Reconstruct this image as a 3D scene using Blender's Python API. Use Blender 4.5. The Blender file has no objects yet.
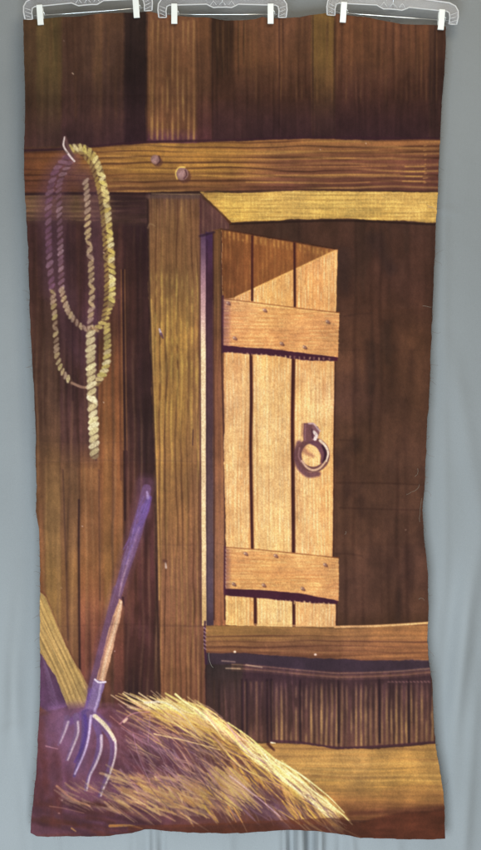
import bpy, bmesh, math, random
import numpy as np
from mathutils import Vector, noise as mnoise

# ---------------------------------------------------------------- camera, world, lamps, exposure
sc = bpy.context.scene
S = 0.0027                      # metres per drawing unit
Z0 = 0.55                       # height of the lower frame edge above the floor
def P3(x, y, d=0.0): return Vector(((x - 240.5) * S, d, Z0 + (850 - y) * S))
DIST = 3.2
cam = bpy.data.objects.new('camera', bpy.data.cameras.new('camera'))
sc.collection.objects.link(cam); sc.camera = cam
cam.location = P3(240.5, 425, -DIST); cam.rotation_euler = (math.pi / 2, 0, 0)
cam.data.sensor_fit = 'VERTICAL'; cam.data.sensor_height = 24
cam.data.lens = 24 * DIST / (850 * S); cam.data.clip_end = 100; cam.data.clip_start = .05
world = bpy.data.worlds.new("World"); sc.world = world; world.use_nodes = True
bg = world.node_tree.nodes['Background']; bg.inputs[0].default_value = (1.0, .97, .82, 1); bg.inputs[1].default_value = 0.34
def area(name, loc, aim, size, power, col):
    l = bpy.data.lights.new(name, 'AREA'); l.shape = 'SQUARE'; l.size = size; l.energy = power; l.color = col
    o = bpy.data.objects.new(name, l); sc.collection.objects.link(o); o.location = loc
    o.rotation_euler = (Vector(aim) - Vector(loc)).to_track_quat('-Z', 'Y').to_euler()
    return o
area('key_lamp', (-0.30, -2.3, 0.35), (0.10, 0, 0.70), 1.9, 96, (.76, .91, 1.0))
area('top_lamp', (0.5, -1.6, 3.6), (0, 0, 2.6), .8, 13, (1.0, .93, .76))
sc.view_settings.view_transform = 'Standard'; sc.view_settings.look = 'None'
sc.view_settings.exposure = 0; sc.view_settings.gamma = 1
sc.cycles.use_denoising = True; sc.cycles.max_bounces = 8; sc.cycles.transparent_max_bounces = 12
COL = sc.collection
# how strongly the lamps light the cloth, by height (used to turn colours seen on the photo into paint colours)
LV_ = [30, 60, 150, 250, 350, 450, 550, 650, 750, 820]; LE_ = [(1.005, 1.048, 0.988), (1.014, 1.061, 1.003), (1.04, 1.106, 1.066), (1.083, 1.171, 1.15), (1.141, 1.252, 1.25), (1.219, 1.354, 1.37), (1.299, 1.457, 1.49), (1.375, 1.553, 1.6), (1.438, 1.633, 1.692), (1.462, 1.663, 1.728)]
# ---------------------------------------------------------------- the painting on the cloth (numpy brushes)
# drawing unit: u to the right, v downwards, one unit = 2.7 mm of cloth; SS samples per unit
SS = 2.0
PW, PH = int(481 * SS), int(850 * SS)
GX, GY = np.meshgrid((np.arange(PW, dtype=np.float32) + .5) / SS, (np.arange(PH, dtype=np.float32) + .5) / SS)
_tab = np.random.RandomState(7).rand(256, 256).astype(np.float32)

def noise(X, Y, cx, cy, seed=0):
    gx = X / cx + seed * 17.31; gy = Y / cy + seed * 9.77
    ix = np.floor(gx).astype(np.int32); iy = np.floor(gy).astype(np.int32)
    fx = gx - ix; fy = gy - iy
    fx = fx * fx * (3 - 2 * fx); fy = fy * fy * (3 - 2 * fy)
    a = _tab[iy & 255, ix & 255]; b = _tab[iy & 255, (ix + 1) & 255]
    c = _tab[(iy + 1) & 255, ix & 255]; d = _tab[(iy + 1) & 255, (ix + 1) & 255]
    return (a * (1 - fx) + b * fx) * (1 - fy) + (c * (1 - fx) + d * fx) * fy

def fbm(X, Y, cx, cy, seed=0, n=3):
    s = 0; w = 0
    for k in range(n):
        a = .5 ** k
        s = s + a * noise(X, Y, cx * a, cy * a, seed + 3 * k); w += a
    return s / w

WX = GX + (fbm(GX, GY, 26, 26, 1) - .5) * 2.2 + (noise(GX, GY, 3, 3, 2) - .5) * .7
WY = GY + (fbm(GX, GY, 26, 26, 5) - .5) * 2.2 + (noise(GX, GY, 3, 3, 6) - .5) * .7
IMG = np.zeros((PH, PW, 3), np.float32)
LAB = np.zeros((PH, PW), np.int16)

def C(r, g, b): return np.array((r, g, b), np.float32) / 255

def win(x0, y0, x1, y1):
    return (slice(max(0, int(y0 * SS)), min(PH, int(y1 * SS) + 1)), slice(max(0, int(x0 * SS)), min(PW, int(x1 * SS) + 1)))

def poly_mask(pts, soft=.9, wob=1.0):
    p = np.array(pts, np.float32)
    w = win(p[:, 0].min() - 3 - soft, p[:, 1].min() - 3 - soft, p[:, 0].max() + 3 + soft, p[:, 1].max() + 3 + soft)
    X = GX[w] * (1 - wob) + WX[w] * wob; Y = GY[w] * (1 - wob) + WY[w] * wob
    ins = np.zeros(X.shape, bool); d = np.full(X.shape, 1e9, np.float32)
    for i in range(len(p)):
        (ax, ay), (bx, by) = p[i], p[(i + 1) % len(p)]
        ex, ey = bx - ax, by - ay
        t = np.clip(((X - ax) * ex + (Y - ay) * ey) / (ex * ex + ey * ey + 1e-9), 0, 1)
        d = np.minimum(d, (X - ax - t * ex) ** 2 + (Y - ay - t * ey) ** 2)
        if ay != by:
            ins ^= ((ay > Y) != (by > Y)) & (X < ex * (Y - ay) / ey + ax)
    sd = np.where(ins, -1, 1) * np.sqrt(d)
    return w, np.clip(.5 - sd / soft, 0, 1)

def put(w, m, col):
    if np.ndim(col) == 1: col = col[None, None]
    IMG[w] = IMG[w] * (1 - m[..., None]) + col * m[..., None]

def fill(pts, col, alpha=1., soft=.9, wob=1.0, label=None):
    w, m = poly_mask(pts, soft, wob)
    put(w, m * alpha, col)
    if label is not None: LAB[w][m > .5] = label
    return w, m

def ramp(T, stops):
    out = np.zeros(T.shape + (3,), np.float32)
    ps = [s[0] for s in stops]
    for k in range(3): out[..., k] = np.interp(T, ps, [s[1][k] for s in stops])
    return out

def fill_v(pts, stops, **k):
    w, m = poly_mask(pts, k.get('soft', .9), k.get('wob', 1.0))
    put(w, m * k.get('alpha', 1.), ramp(WY[w], stops))
    if k.get('label') is not None: LAB[w][m > .5] = k['label']
    return w, m

def mul(w, m, f):          # tone the paint up or down by a factor field
    IMG[w] = IMG[w] * (1 + (f - 1) * m)[..., None]

def grain(w, m, vert, amp, seed, fine=1.6, lng=45, wave=6):
    X, Y = GX[w], GY[w]
    if not vert: X, Y = Y, X
    Xw = X + (fbm(X, Y, 30, 90, seed + 40) - .5) * wave
    n = .5 * noise(Xw, Y, fine, lng, seed) + .3 * noise(Xw, Y, fine * 2.6, lng * 2.2, seed + 1) + .2 * noise(Xw, Y, fine * .7, lng * .4, seed + 2)
    mul(w, m, 1 + (n - .5) * 2 * amp)

def comb(w, m, vert, period, col, amp, seed, lng=26, sharp=2.2, wave=3, thr=.25):   # comb-drawn stripes with broken strokes
    X, Y = GX[w], GY[w]
    if not vert: X, Y = Y, X
    Xw = X + (fbm(X, Y, 22, 80, seed + 50) - .5) * wave * 2
    t = (.5 + .5 * np.sin(2 * np.pi * Xw / period)) ** sharp
    b = np.clip((noise(np.floor(Xw / period + .25) * 7.3, Y, 3.1, lng, seed) - thr) / (1 - thr) * 1.35, 0, 1)
    put(w, m * t * b * amp, col)

def blotch(w, m, amp, size, seed):
    mul(w, m, 1 + (fbm(GX[w], GY[w], size, size, seed, 4) - .5) * 2 * amp)

def curve_pts(pts, n=8):
    p = np.array(pts, np.float32)
    if len(p) == 2: return p
    q = np.vstack([2 * p[0] - p[1], p, 2 * p[-1] - p[-2]]); out = []
    for i in range(1, len(q) - 2):
        for t in np.linspace(0, 1, n, endpoint=False):
            a, b, c, d = q[i - 1], q[i], q[i + 1], q[i + 2]
            out.append(.5 * (2 * b + (c - a) * t + (2 * a - 5 * b + 4 * c - d) * t * t + (3 * b - a - 3 * c + d) * t ** 3))
    out.append(p[-1])
    return np.array(out, np.float32)

def stroke(pts, w0, w1, col, alpha=1., soft=.8, n=8, label=None, wm=None, dry=0, seed=0):
    p = curve_pts(pts, n); r = max(w0, w1, wm or 0) / 2 + soft + 1
    w = win(p[:, 0].min() - r, p[:, 1].min() - r, p[:, 0].max() + r, p[:, 1].max() + r)
    X, Y = GX[w], GY[w]
    if X.size == 0: return
    M = np.zeros(X.shape, np.float32); N = len(p) - 1
    for i in range(N):
        (ax, ay), (bx, by) = p[i], p[i + 1]
        ex, ey = bx - ax, by - ay
        t = np.clip(((X - ax) * ex + (Y - ay) * ey) / (ex * ex + ey * ey + 1e-9), 0, 1)
        s = (i + t) / N
        wd = (w0 + (w1 - w0) * s) if wm is None else np.interp(s, (0, .5, 1), (w0, wm, w1))
        d = np.sqrt((X - ax - t * ex) ** 2 + (Y - ay - t * ey) ** 2)
        M = np.maximum(M, np.clip(.5 + (wd / 2 - d) / soft, 0, 1))
    if dry: M = M * np.clip(1 - dry + dry * 2 * noise(X, Y, 1.3, 1.3, seed), 0, 1)
    put(w, M * alpha, col)
    if label is not None: LAB[w][M > .45] = label

RR = np.random.RandomState(11)
def u(a, b): return a + (b - a) * RR.rand()

(L_WALL, L_UPPER, L_BEAM, L_LEDGE, L_LINTEL, L_POST, L_FRAME, L_OPEN, L_PLANK1, L_PLANK2, L_PLANK3, L_RAIL1, L_RAIL2, L_RING,
 L_SILL, L_SLATS, L_FLOOR, L_HEM, L_BRACE, L_HANDLE, L_HEAD, L_STRAW, L_ROPE, L_NAIL, L_BOLT1, L_BOLT2) = range(26)

def rect(x0, y0, x1, y1): return [(x0, y0), (x1, y0), (x1, y1), (x0, y1)]

def paint():
    ALL = win(0, 0, 481, 850); one = np.ones((PH, PW), np.float32)
    IMG[:] = C(82, 54, 40); LAB[:] = L_WALL
    # ---- upper boards
    UP = lambda x0, x1, stops: fill_v(rect(x0, 0, x1, 148), stops, soft=3)
    fill(rect(0, 0, 481, 150), C(84, 56, 38), label=L_UPPER)
    UP(0, 38, [(20, C(92, 64, 38)), (70, C(82, 58, 36)), (140, C(74, 48, 40))])
    UP(37, 63, [(20, C(100, 76, 42)), (70, C(92, 70, 40)), (140, C(72, 48, 40))])
    UP(62, 126, [(18, C(96, 64, 42)), (70, C(84, 56, 41)), (140, C(70, 44, 42))])
    UP(94, 102, [(18, C(112, 76, 48)), (70, C(94, 64, 42)), (140, C(72, 45, 42))])
    UP(124, 148, [(14, C(60, 42, 34)), (60, C(50, 34, 29)), (140, C(56, 34, 36))])
    UP(147, 198, [(14, C(120, 78, 50)), (80, C(108, 70, 42)), (128, C(98, 62, 40)), (141, C(92, 52, 60))])
    UP(197, 213, [(14, C(112, 72, 44)), (90, C(94, 60, 38)), (141, C(82, 46, 46))])
    UP(212, 312, [(18, C(112, 72, 46)), (60, C(104, 66, 40)), (92, C(84, 52, 36)), (120, C(68, 42, 38)), (141, C(62, 38, 38))])
    UP(312, 336, [(14, C(126, 92, 46)), (60, C(116, 84, 42)), (90, C(92, 62, 36)), (120, C(66, 42, 36)), (141, C(60, 38, 36))])
    UP(335, 430, [(14, C(112, 70, 44)), (60, C(102, 64, 40)), (92, C(82, 50, 36)), (120, C(66, 40, 36)), (141, C(62, 38, 38))])
    UP(429, 481, [(20, C(92, 60, 40)), (60, C(72, 46, 34)), (141, C(60, 38, 34))])
    fill_v(rect(211, 0, 234, 100), [(20, C(58, 38, 28)), (50, C(56, 36, 26)), (100, C(80, 50, 34))], soft=5, alpha=.75)
    w, m = poly_mask(rect(20, 0, 450, 148), 2)
    grain(w, m, True, .14, 3, 2.2, 60); blotch(w, m, .12, 40, 4)
    fade = np.interp(GY[w], (20, 95, 140), (1, .8, .35))
    w1, m1 = poly_mask(rect(150, 20, 197, 141), 2)
    comb(w1, m1, True, 5.2, C(166, 122, 70), .5, 8, 34, 2.0, 2, .2)
    comb(w1, m1 * np.interp(GY[w1], (60, 110), (0, 1)), True, 5.2, C(178, 138, 70), .35, 9, 9, 2, 2, .3)
    w1, m1 = poly_mask(rect(212, 20, 250, 75), 6)
    comb(w1, m1, True, 5.4, C(130, 90, 52), .6, 12, 40, 2.0, 1, .0)
    comb(w1, m1, True, 5.4, C(36, 24, 20), .5, 13, 40, 3.0, 1, .1)
    w1, m1 = poly_mask(rect(250, 20, 440, 100), 8)
    comb(w1, m1, True, 5.0, C(132, 90, 50), .35, 14, 50, 2.0, 2, .25)
    comb(w1, m1, True, 7.4, C(66, 40, 28), .5, 15, 60, 4.0, 2, .35)
    w1, m1 = poly_mask(rect(30, 20, 124, 120), 8)
    comb(w1, m1, True, 8.2, C(112, 74, 44), .3, 16, 60, 2.0, 2, .2)
    for x in (147.5, 151, 212.5, 279, 313, 435): stroke([(x, 15), (x + u(-1, 1), 80), (x, 139)], 1.2, 1.0, C(50, 30, 26) if x != 151 else C(150, 108, 66), .5, 1.4)
    stroke([(73, 74), (74, 75)], 1, 1, C(200, 170, 140), .8)
    # ---- left wall boards
    LW = lambda x0, x1, stops, **k: fill_v([(x0, 190), (x1, 190), (x1 + 3, 720), (x0 + 3, 720)], stops, soft=3, **k)
    LW(15, 44, [(220, C(76, 46, 42)), (300, C(82, 52, 42)), (430, C(88, 60, 42)), (500, C(112, 76, 44)), (600, C(128, 80, 46)), (720, C(110, 66, 50))])
    LW(43, 60, [(220, C(74, 46, 44)), (320, C(82, 54, 44)), (440, C(96, 66, 44)), (500, C(124, 90, 50)), (600, C(134, 98, 54)), (720, C(120, 80, 50))])
    LW(59, 78, [(220, C(74, 46, 44)), (320, C(80, 50, 48)), (440, C(84, 54, 44)), (475, C(112, 78, 48)), (560, C(122, 84, 48)), (720, C(112, 74, 48))])
    LW(77, 98, [(220, C(78, 48, 42)), (320, C(84, 50, 50)), (440, C(88, 56, 46)), (470, C(124, 82, 46)), (560, C(132, 86, 48)), (640, C(120, 70, 48)), (720, C(104, 58, 48))])
    LW(97, 124, [(220, C(80, 50, 42)), (300, C(90, 54, 44)), (360, C(112, 68, 40)), (460, C(132, 82, 44)), (560, C(134, 88, 48)), (650, C(108, 62, 44)), (720, C(84, 50, 40))])
    LW(102, 110, [(220, C(80, 50, 42)), (360, C(112, 68, 40)), (470, C(140, 94, 48)), (600, C(140, 98, 50)), (720, C(90, 54, 40))], alpha=.6)
    LW(122, 152, [(215, C(62, 38, 38)), (300, C(76, 46, 38)), (420, C(74, 46, 40)), (500, C(84, 50, 38)), (600, C(98, 58, 44)), (660, C(84, 50, 42)), (690, C(64, 40, 36)), (720, C(62, 38, 36))])
    LW(136, 152, [(215, C(56, 34, 36)), (320, C(68, 42, 38)), (450, C(62, 40, 38)), (560, C(84, 48, 42)), (700, C(76, 46, 40))], alpha=.8)
    w, m = poly_mask(rect(15, 195, 162, 720), 2)
    m = m * (LAB[w] == L_WALL)
    grain(w, m, True, .16, 21, 2.4, 80); blotch(w, m, .14, 30, 22)
    comb(w, m * np.interp(GY[w], (330, 480), (.3, 1)), True, 7.0, C(150, 112, 68), .36, 23, 70, 2.4, 3, .3)
    comb(w, m, True, 11.0, C(56, 36, 28), .4, 24, 120, 5.0, 3, .3)
    for pts, a in (([(79, 500), (79, 560), (80, 690)], .7), ([(63, 470), (66, 560), (68, 640)], .35), ([(99, 470), (100, 600)], .3),
                   ([(123, 270), (124, 420), (125, 520)], .6), ([(98, 290), (98, 360), (96, 460)], .4), ([(73, 320), (73, 400)], .4), ([(119, 300), (121, 480)], .3)):
        stroke(pts, 1.6, 1.6, C(44, 24, 30), a, 1.6)
    for x in (122.5, 126): stroke([(x - 1, 270), (x, 380), (x + 1, 450)], 1, 1, C(160, 108, 56), .55, 1.2)
    # ---- slats below the sill
    SL = [(206, 650), (430, 655), (434, 742), (380, 746), (338, 748), (271, 742), (240, 741), (206, 740)]
    fill_v(SL, [(665, C(66, 44, 50)), (690, C(74, 50, 48)), (745, C(84, 56, 44))], label=L_SLATS)
    fill_v(rect(206, 664, 243, 760), [(668, C(60, 46, 42)), (690, C(72, 52, 46)), (705, C(78, 54, 46)), (760, C(80, 52, 44))], soft=2)
    w, m = poly_mask([(272, 676), (434, 676), (436, 742), (380, 745), (338, 747), (272, 741)], 1.5)
    g = np.interp(GY[w], (680, 692, 720, 742), (0.05, .55, 1, .9))
    gate = np.clip((noise(GX[w], GY[w], 17, 400, 31) - .22) * 4, .12, 1)
    comb(w, m * g * gate, True, 5.0, C(142, 112, 66), .68, 32, 60, 1.3, 1.5, .0)
    comb(w, m * g, True, 5.0, C(160, 130, 76), .4, 33, 12, 2.0, 1.5, .4)
    w, m = poly_mask(rect(212, 680, 243, 742), 3)
    comb(w, m, True, 5.2, C(50, 34, 30), .6, 36, 60, 2, 1.5, .0); comb(w, m, True, 5.2, C(112, 80, 54), .3, 37, 40, 2, 1.5, .2)
    w, m = poly_mask(rect(243, 682, 272, 742), 2)
    comb(w, m, True, 5.0, C(112, 84, 52), .6, 34, 40, 1.5, 1.5, .1)
    w, m = poly_mask(SL, 1.5); grain(w, m, True, .14, 35, 1.6, 50)
    for x in (242, 246.5, 267, 271, 300, 338, 379, 408): stroke([(x, 680), (x + .5, 742)], 2.2, 2.2, C(48, 30, 34), .7, 1.4)
    stroke([(271, 741), (300, 742.5), (338, 747.5), (380, 746), (434, 741.5)], 2.4, 2.4, C(76, 44, 50), .85, 1.4)
    # ---- floor board
    FL = [(270, 743), (300, 744), (338, 749), (380, 748), (440, 743), (450, 815), (360, 820), (200, 815), (240, 745)]
    fill_v(FL, [(745, C(152, 108, 56)), (760, C(164, 118, 62)), (785, C(170, 122, 62)), (800, C(140, 92, 48)), (812, C(118, 72, 40))], label=L_FLOOR)
    w, m = poly_mask(FL, 1.2)
    grain(w, m, False, .15, 41, 1.8, 60); blotch(w, m, .12, 24, 42)
    comb(w, m * np.interp(GY[w], (744, 750, 785, 800), (0, 1, 1, .3)), False, 5.4, C(196, 152, 84), .4, 43, 70, 2, 3, .2)
    comb(w, m, False, 9, C(116, 72, 40), .4, 44, 90, 5, 3, .2)
    stroke([(385, 792), (415, 790), (446, 793)], 8, 10, C(150, 98, 52), .4, 5)
    # ---- bottom hem
    HM = [(0, 822), (120, 826), (200, 820), (250, 818), (330, 816), (356, 822), (400, 812), (460, 806), (460, 850), (0, 850)]
    fill(HM, C(116, 62, 36), soft=4, label=L_HEM)
    w, m = poly_mask(HM, 3); blotch(w, m, .22, 26, 46); grain(w, m, False, .1, 47, 3, 30)
    stroke([(350, 813), (400, 810), (446, 806)], 5, 5, C(84, 44, 30), .6, 4)
    # ---- opening
    OP = [(214, 216), (440, 216), (440, 630), (214, 630)]
    fill_v(OP, [(220, C(84, 62, 48)), (300, C(88, 64, 50)), (350, C(96, 71, 54)), (460, C(98, 74, 58)), (560, C(102, 77, 61)), (610, C(100, 75, 58)), (625, C(86, 64, 46))], label=L_OPEN)
    w, m = poly_mask(OP, 1); blotch(w, m, .08, 34, 51); comb(w, m, True, 9, C(58, 40, 32), .35, 53, 120, 2, 4, .3)
    mul(w, m, 1 + (fbm(GX[w], GY[w], 14, 90, 52, 3) - .5) * .34)
    for q in range(46):
        x, y = u(342, 425), u(240, 610); l = u(12, 50)
        stroke([(x, y), (x + u(-2, 2), y + l)], u(4, 11), u(3, 9), C(50, 36, 32) if RR.rand() < .55 else C(104, 78, 60), u(.12, .3), 6)
    for (x, y, x2, y2) in ((342, 255, 346, 290), (375, 240, 390, 268), (338, 462, 352, 444)):
        stroke([(x, y), (x2, y2)], 16, 12, C(46, 34, 34), .35, 10)
    for (a, b) in (((337, 483), (425, 485)), ((340, 440), (362, 441)), ((336, 554), (362, 556)), ((345, 316), (372, 313)), ((340, 508), (420, 510))):
        stroke([a, ((a[0] + b[0]) / 2, (a[1] + b[1]) / 2 + u(-2, 2)), b], 1.6, 1.0, C(58, 40, 34), .35, 2)
    # ---- ledge (behind the rope) and upper beam
    LD = [(0, 193), (150, 192), (150, 223), (100, 221), (0, 221)]
    fill(LD, C(104, 76, 52), label=L_LEDGE)
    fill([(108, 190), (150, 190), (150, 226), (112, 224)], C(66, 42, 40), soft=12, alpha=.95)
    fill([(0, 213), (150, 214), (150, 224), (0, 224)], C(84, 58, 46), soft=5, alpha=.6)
    w, m = poly_mask(LD, 1); grain(w, m, False, .2, 61, 1.8, 30)
    comb(w, m * np.interp(GX[w], (105, 125), (1, .2)), False, 5, C(150, 120, 74), .5, 62, 30, 2, 2, .1)
    stroke([(0, 195), (148, 194)], 2, 3, C(60, 36, 34), .7, 2)
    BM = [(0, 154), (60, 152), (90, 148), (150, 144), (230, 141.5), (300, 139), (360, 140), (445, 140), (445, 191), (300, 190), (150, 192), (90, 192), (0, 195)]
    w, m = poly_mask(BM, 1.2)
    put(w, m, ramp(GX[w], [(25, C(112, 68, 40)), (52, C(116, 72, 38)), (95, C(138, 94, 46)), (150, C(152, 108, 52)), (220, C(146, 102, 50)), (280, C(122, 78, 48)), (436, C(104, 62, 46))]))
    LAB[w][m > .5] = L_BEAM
    put(w, m * np.interp(GY[w], (141, 150, 160), (.55, .4, 0)) * np.interp(GX[w], (200, 280), (0, 1)), C(160, 112, 54))
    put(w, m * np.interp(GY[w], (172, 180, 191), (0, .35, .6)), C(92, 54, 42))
    grain(w, m, False, .16, 65, 1.6, 70, 7); blotch(w, m, .1, 30, 66)
    comb(w, m, False, 5.6, C(74, 42, 28), .78, 67, 90, 3.2, 3.5, .1)
    comb(w, m * np.interp(GX[w], (90, 110), (.1, 1)), False, 5.6, C(196, 150, 76), .5, 68, 60, 2, 3, .25)
    for k in range(5): stroke([(u(95, 250), 150 + 8 * k), (u(260, 330), 151 + 8 * k), (u(340, 425), 150 + 8 * k)], .9, .9, C(196, 146, 70), .4, .9)
    for k in range(4): stroke([(400 + u(0, 8), 166.5 + 4.8 * k), (422 + u(0, 3), 166.5 + 4.9 * k)], 1.3, 1.3, C(196, 150, 74), .5, .9)
    for k in range(9): stroke([(424 + u(-1, 1), 146 + 4.6 * k), (426.5 + u(-1, 1), 145.5 + 4.6 * k)], 1.2, 1, C(180, 132, 72), .5, .9)
    stroke([(25, 151), (60, 150), (100, 146.5), (150, 142.5), (232, 140), (300, 137.5), (438, 138.5)], 2.4, 2.4, C(62, 34, 38), .8, 1.5)
    stroke([(25, 194.5), (90, 193.5), (150, 193.5), (200, 192)], 2.4, 1.6, C(54, 32, 32), .8, 1.5)
    # bolts
    for (x, y, rx, lb) in ((155.5, 160, 4.6, L_BOLT1), (182, 174, 6.3, L_BOLT2)):
        stroke([(x + 2.2, y + 2), (x + 2.5, y + 2.4)], rx * 2.1, rx * 2.1, C(92, 56, 44), .75, 2)
        stroke([(x, y), (x + .1, y)], rx * 2, rx * 2, C(138, 104, 94), 1, 1.1, label=lb)
        stroke([(x - 1, y + 1), (x + .6, y - 1.4)], rx * .9, rx * .6, C(172, 138, 130), .6, 1.6)
        if rx > 5: stroke([(x - 5, y + 5), (x - 6.2, y - 1), (x - 3, y - 6.2), (x + 3, y - 6.6)], 1.2, 1.4, C(214, 180, 96), .9, .8)
        stroke([(x + 3.5, y - 3.5), (x + 4.6, y + 1), (x + 2, y + 4.8)], 1.4, 1.4, C(74, 42, 44), .7, 1)
    # ---- lintel
    LN = [(200, 192), (240, 193.5), (300, 190), (345, 191.5), (440, 192.5), (440, 222.5), (350, 218.5), (290, 219.5), (231, 222.5), (222, 214)]
    fill(LN, C(186, 144, 70), label=L_LINTEL)
    w, m = poly_mask(LN, 1)
    put(w, m * np.interp(GX[w], (225, 330, 436), (.2, .5, .1)) * np.interp(GY[w], (190, 205, 222), (.6, 1, .3)), C(204, 164, 84))
    put(w, m * np.interp(GX[w], (204, 226), (.6, 0)), C(148, 104, 52))
    grain(w, m, False, .16, 71, 1.4, 26); comb(w, m, False, 4.4, C(136, 98, 46), .45, 72, 50, 3, 2, .1)
    comb(w, m, True, 3.4, C(224, 186, 96), .3, 73, 5, 2, 2, .35); comb(w, m, False, 3.2, C(226, 190, 104), .35, 74, 9, 2, 2, .4)
    stroke([(229, 224), (290, 221.5), (350, 220.5), (438, 224.5)], 2, 2, C(50, 34, 28), .8, 1.4)
    stroke([(205, 192.3), (300, 189.5), (438, 191.5)], 1.2, 1.2, C(74, 46, 32), .75, 1)
    # ---- post
    PO = [(147.5, 195), (201, 195), (201, 400), (202, 520), (205, 620), (206, 760), (162, 760), (159, 690), (157, 600), (155, 490), (152, 400), (149, 300)]
    w, m = fill_v(PO, [(195, C(104, 68, 50)), (215, C(118, 78, 50)), (290, C(132, 90, 52)), (330, C(150, 106, 56)), (430, C(150, 104, 56)), (500, C(146, 98, 58)), (560, C(142, 92, 60)), (640, C(140, 88, 60)), (690, C(126, 78, 52)), (720, C(120, 70, 50))], label=L_POST)
    put(w, m * np.interp(GX[w], (184, 202), (0, .45)) * np.interp(GY[w], (300, 360), (.4, 1)), C(112, 66, 56))
    grain(w, m, True, .15, 81, 1.5, 90, 7); blotch(w, m, .1, 24, 82)
    comb(w, m, True, 5.3, C(84, 50, 32), .66, 83, 120, 3.0, 3.5, .05)
    comb(w, m * np.interp(GY[w], (260, 290, 460, 520), (.4, 1, 1, .55)), True, 5.3, C(196, 152, 82), .5, 84, 40, 1.8, 3.5, .2)
    comb(w, m * np.interp(GY[w], (265, 280, 400, 430), (0, 1, 1, 0)), True, 5.3, C(206, 166, 86), .35, 85, 8, 1.8, 3.5, .3)
    comb(w, m * np.interp(GY[w], (200, 215, 260), (1, 1, .2)), True, 4.6, C(172, 126, 74), .35, 86, 18, 2.4, 2, .2)
    stroke([(148, 200), (149.5, 300), (152.5, 400), (155.5, 490), (157.5, 600), (160, 700)], 2.2, 2.2, C(50, 30, 30), .7, 1.6)
    stroke([(151.5, 300), (154.6, 400), (157.4, 490), (159.2, 600)], 1.3, 1.3, C(196, 150, 84), .5, 1.2)
    stroke([(149, 196.5), (201, 196.5)], 5, 5, C(94, 68, 62), .7, 3)
    stroke([(152, 194), (200, 194.5)], .8, .8, C(168, 136, 96), .6, 1)
    stroke([(159.5, 329), (161, 334)], 1.6, 2.6, C(190, 170, 180), .8, 1); stroke([(161, 334), (163, 338)], 3, 1.5, C(96, 58, 66), .8, 1.2)
    stroke([(165.5, 563), (166, 568)], 1.4, 2, C(200, 170, 150), .8, 1); stroke([(164, 561), (166, 562)], 3, 3, C(96, 56, 46), .6, 1.5)
    stroke([(148, 228), (150, 224), (155, 226)], 1.5, 1, C(160, 124, 84), .5, 1.5)
    stroke([(150, 626), (205, 627)], 1.0, 1.0, C(84, 50, 44), .25, 1.4); stroke([(160, 545), (205, 545.5)], .9, .9, C(96, 60, 48), .2, 1)
    stroke([(193, 430), (192.5, 445)], 1, 1, C(70, 40, 44), .7, 1)
    # ---- frame beside the door
    fill([(200, 196), (222, 215), (229, 223), (229, 229), (214, 232), (200, 238)], C(104, 68, 62), label=L_FRAME)
    w, m = poly_mask([(200, 198), (222, 216), (228, 228), (213, 232), (200, 236)], 1)
    comb(w, m, True, 4.4, C(150, 112, 86), .5, 91, 20, 2, 1.5, .1)
    stroke([(201, 195), (211, 204), (222, 214), (230, 223)], 1.6, 2.4, C(96, 60, 34), .7, 1.3)
    fill_v([(200.5, 234), (206.4, 234), (206.4, 330), (206.4, 500), (207, 626), (201.8, 626), (201.3, 500), (200.8, 330)],
           [(236, C(104, 74, 96)), (262, C(144, 108, 118)), (285, C(176, 136, 134)), (318, C(214, 178, 158)), (350, C(236, 206, 160)), (450, C(242, 208, 156)), (560, C(242, 206, 152)), (625, C(214, 176, 120))], label=L_FRAME, wob=.2)
    fill_v([(205.6, 232), (213.4, 232), (213.4, 500), (214, 628), (206.4, 628), (205.8, 500)],
           [(236, C(84, 52, 84)), (262, C(88, 52, 72)), (290, C(80, 46, 56)), (340, C(92, 60, 66)), (430, C(92, 66, 66)), (520, C(108, 84, 82)), (600, C(104, 84, 96)), (625, C(78, 58, 68))], label=L_FRAME, wob=.2)
    fill_v([(213, 230), (222.5, 228), (224, 350), (224.5, 480), (226, 560), (226, 627), (213.6, 627)],
           [(230, C(118, 80, 46)), (300, C(120, 84, 50)), (350, C(138, 90, 60)), (450, C(146, 96, 64)), (560, C(162, 112, 80)), (625, C(154, 98, 66))], label=L_FRAME, wob=.2)
    w, m = poly_mask(rect(213, 230, 225, 627), 1); grain(w, m, True, .16, 93, 1.5, 60); comb(w, m, True, 4.6, C(168, 118, 70), .4, 94, 60, 2, 2, .2)
    for x0, x1 in ((213.4, 214), (221.6, 224.6)): stroke([(x0, 232), (x0, 350), (x1, 480), (x1, 620)], 1.3, 1.3, C(72, 40, 36), .8, 1.2)
    stroke([(200.6, 196), (200, 300), (200.3, 420), (200.8, 520), (201.2, 626)], 1.3, 1.3, C(88, 50, 50), .7, 1.2)
    stroke([(207, 240), (206.8, 330), (207, 620)], .9, .9, C(60, 34, 46), .5, 1)
    stroke([(200, 236), (208, 234), (214, 232)], 2.4, 2.4, C(60, 36, 50), .7, 1.5)
    stroke([(212.8, 300), (213.2, 400), (213.6, 500)], .8, .8, C(150, 116, 90), .3, .9)
    # ---- door planks
    W1, W2 = C(232, 186, 118), C(150, 92, 46)
    planks = ([(222, 229.5), (252.3, 235), (252, 350), (251.5, 450), (253, 550), (256, 627), (226, 625), (225.6, 560), (224.5, 450), (223.5, 340)],
              [(252.3, 235), (294.5, 242), (295, 307), (294, 450), (294, 550), (295, 627), (255.5, 626), (253, 550), (251.5, 450), (252, 350)],
              [(294.5, 242), (337, 250), (336, 310), (334.6, 357), (333.4, 450), (332.6, 557), (335.6, 600), (335.6, 627), (294.5, 627), (294, 550), (294, 450), (295, 310)])
    cols = (C(226, 172, 110), C(238, 190, 124), C(238, 180, 118))
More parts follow.
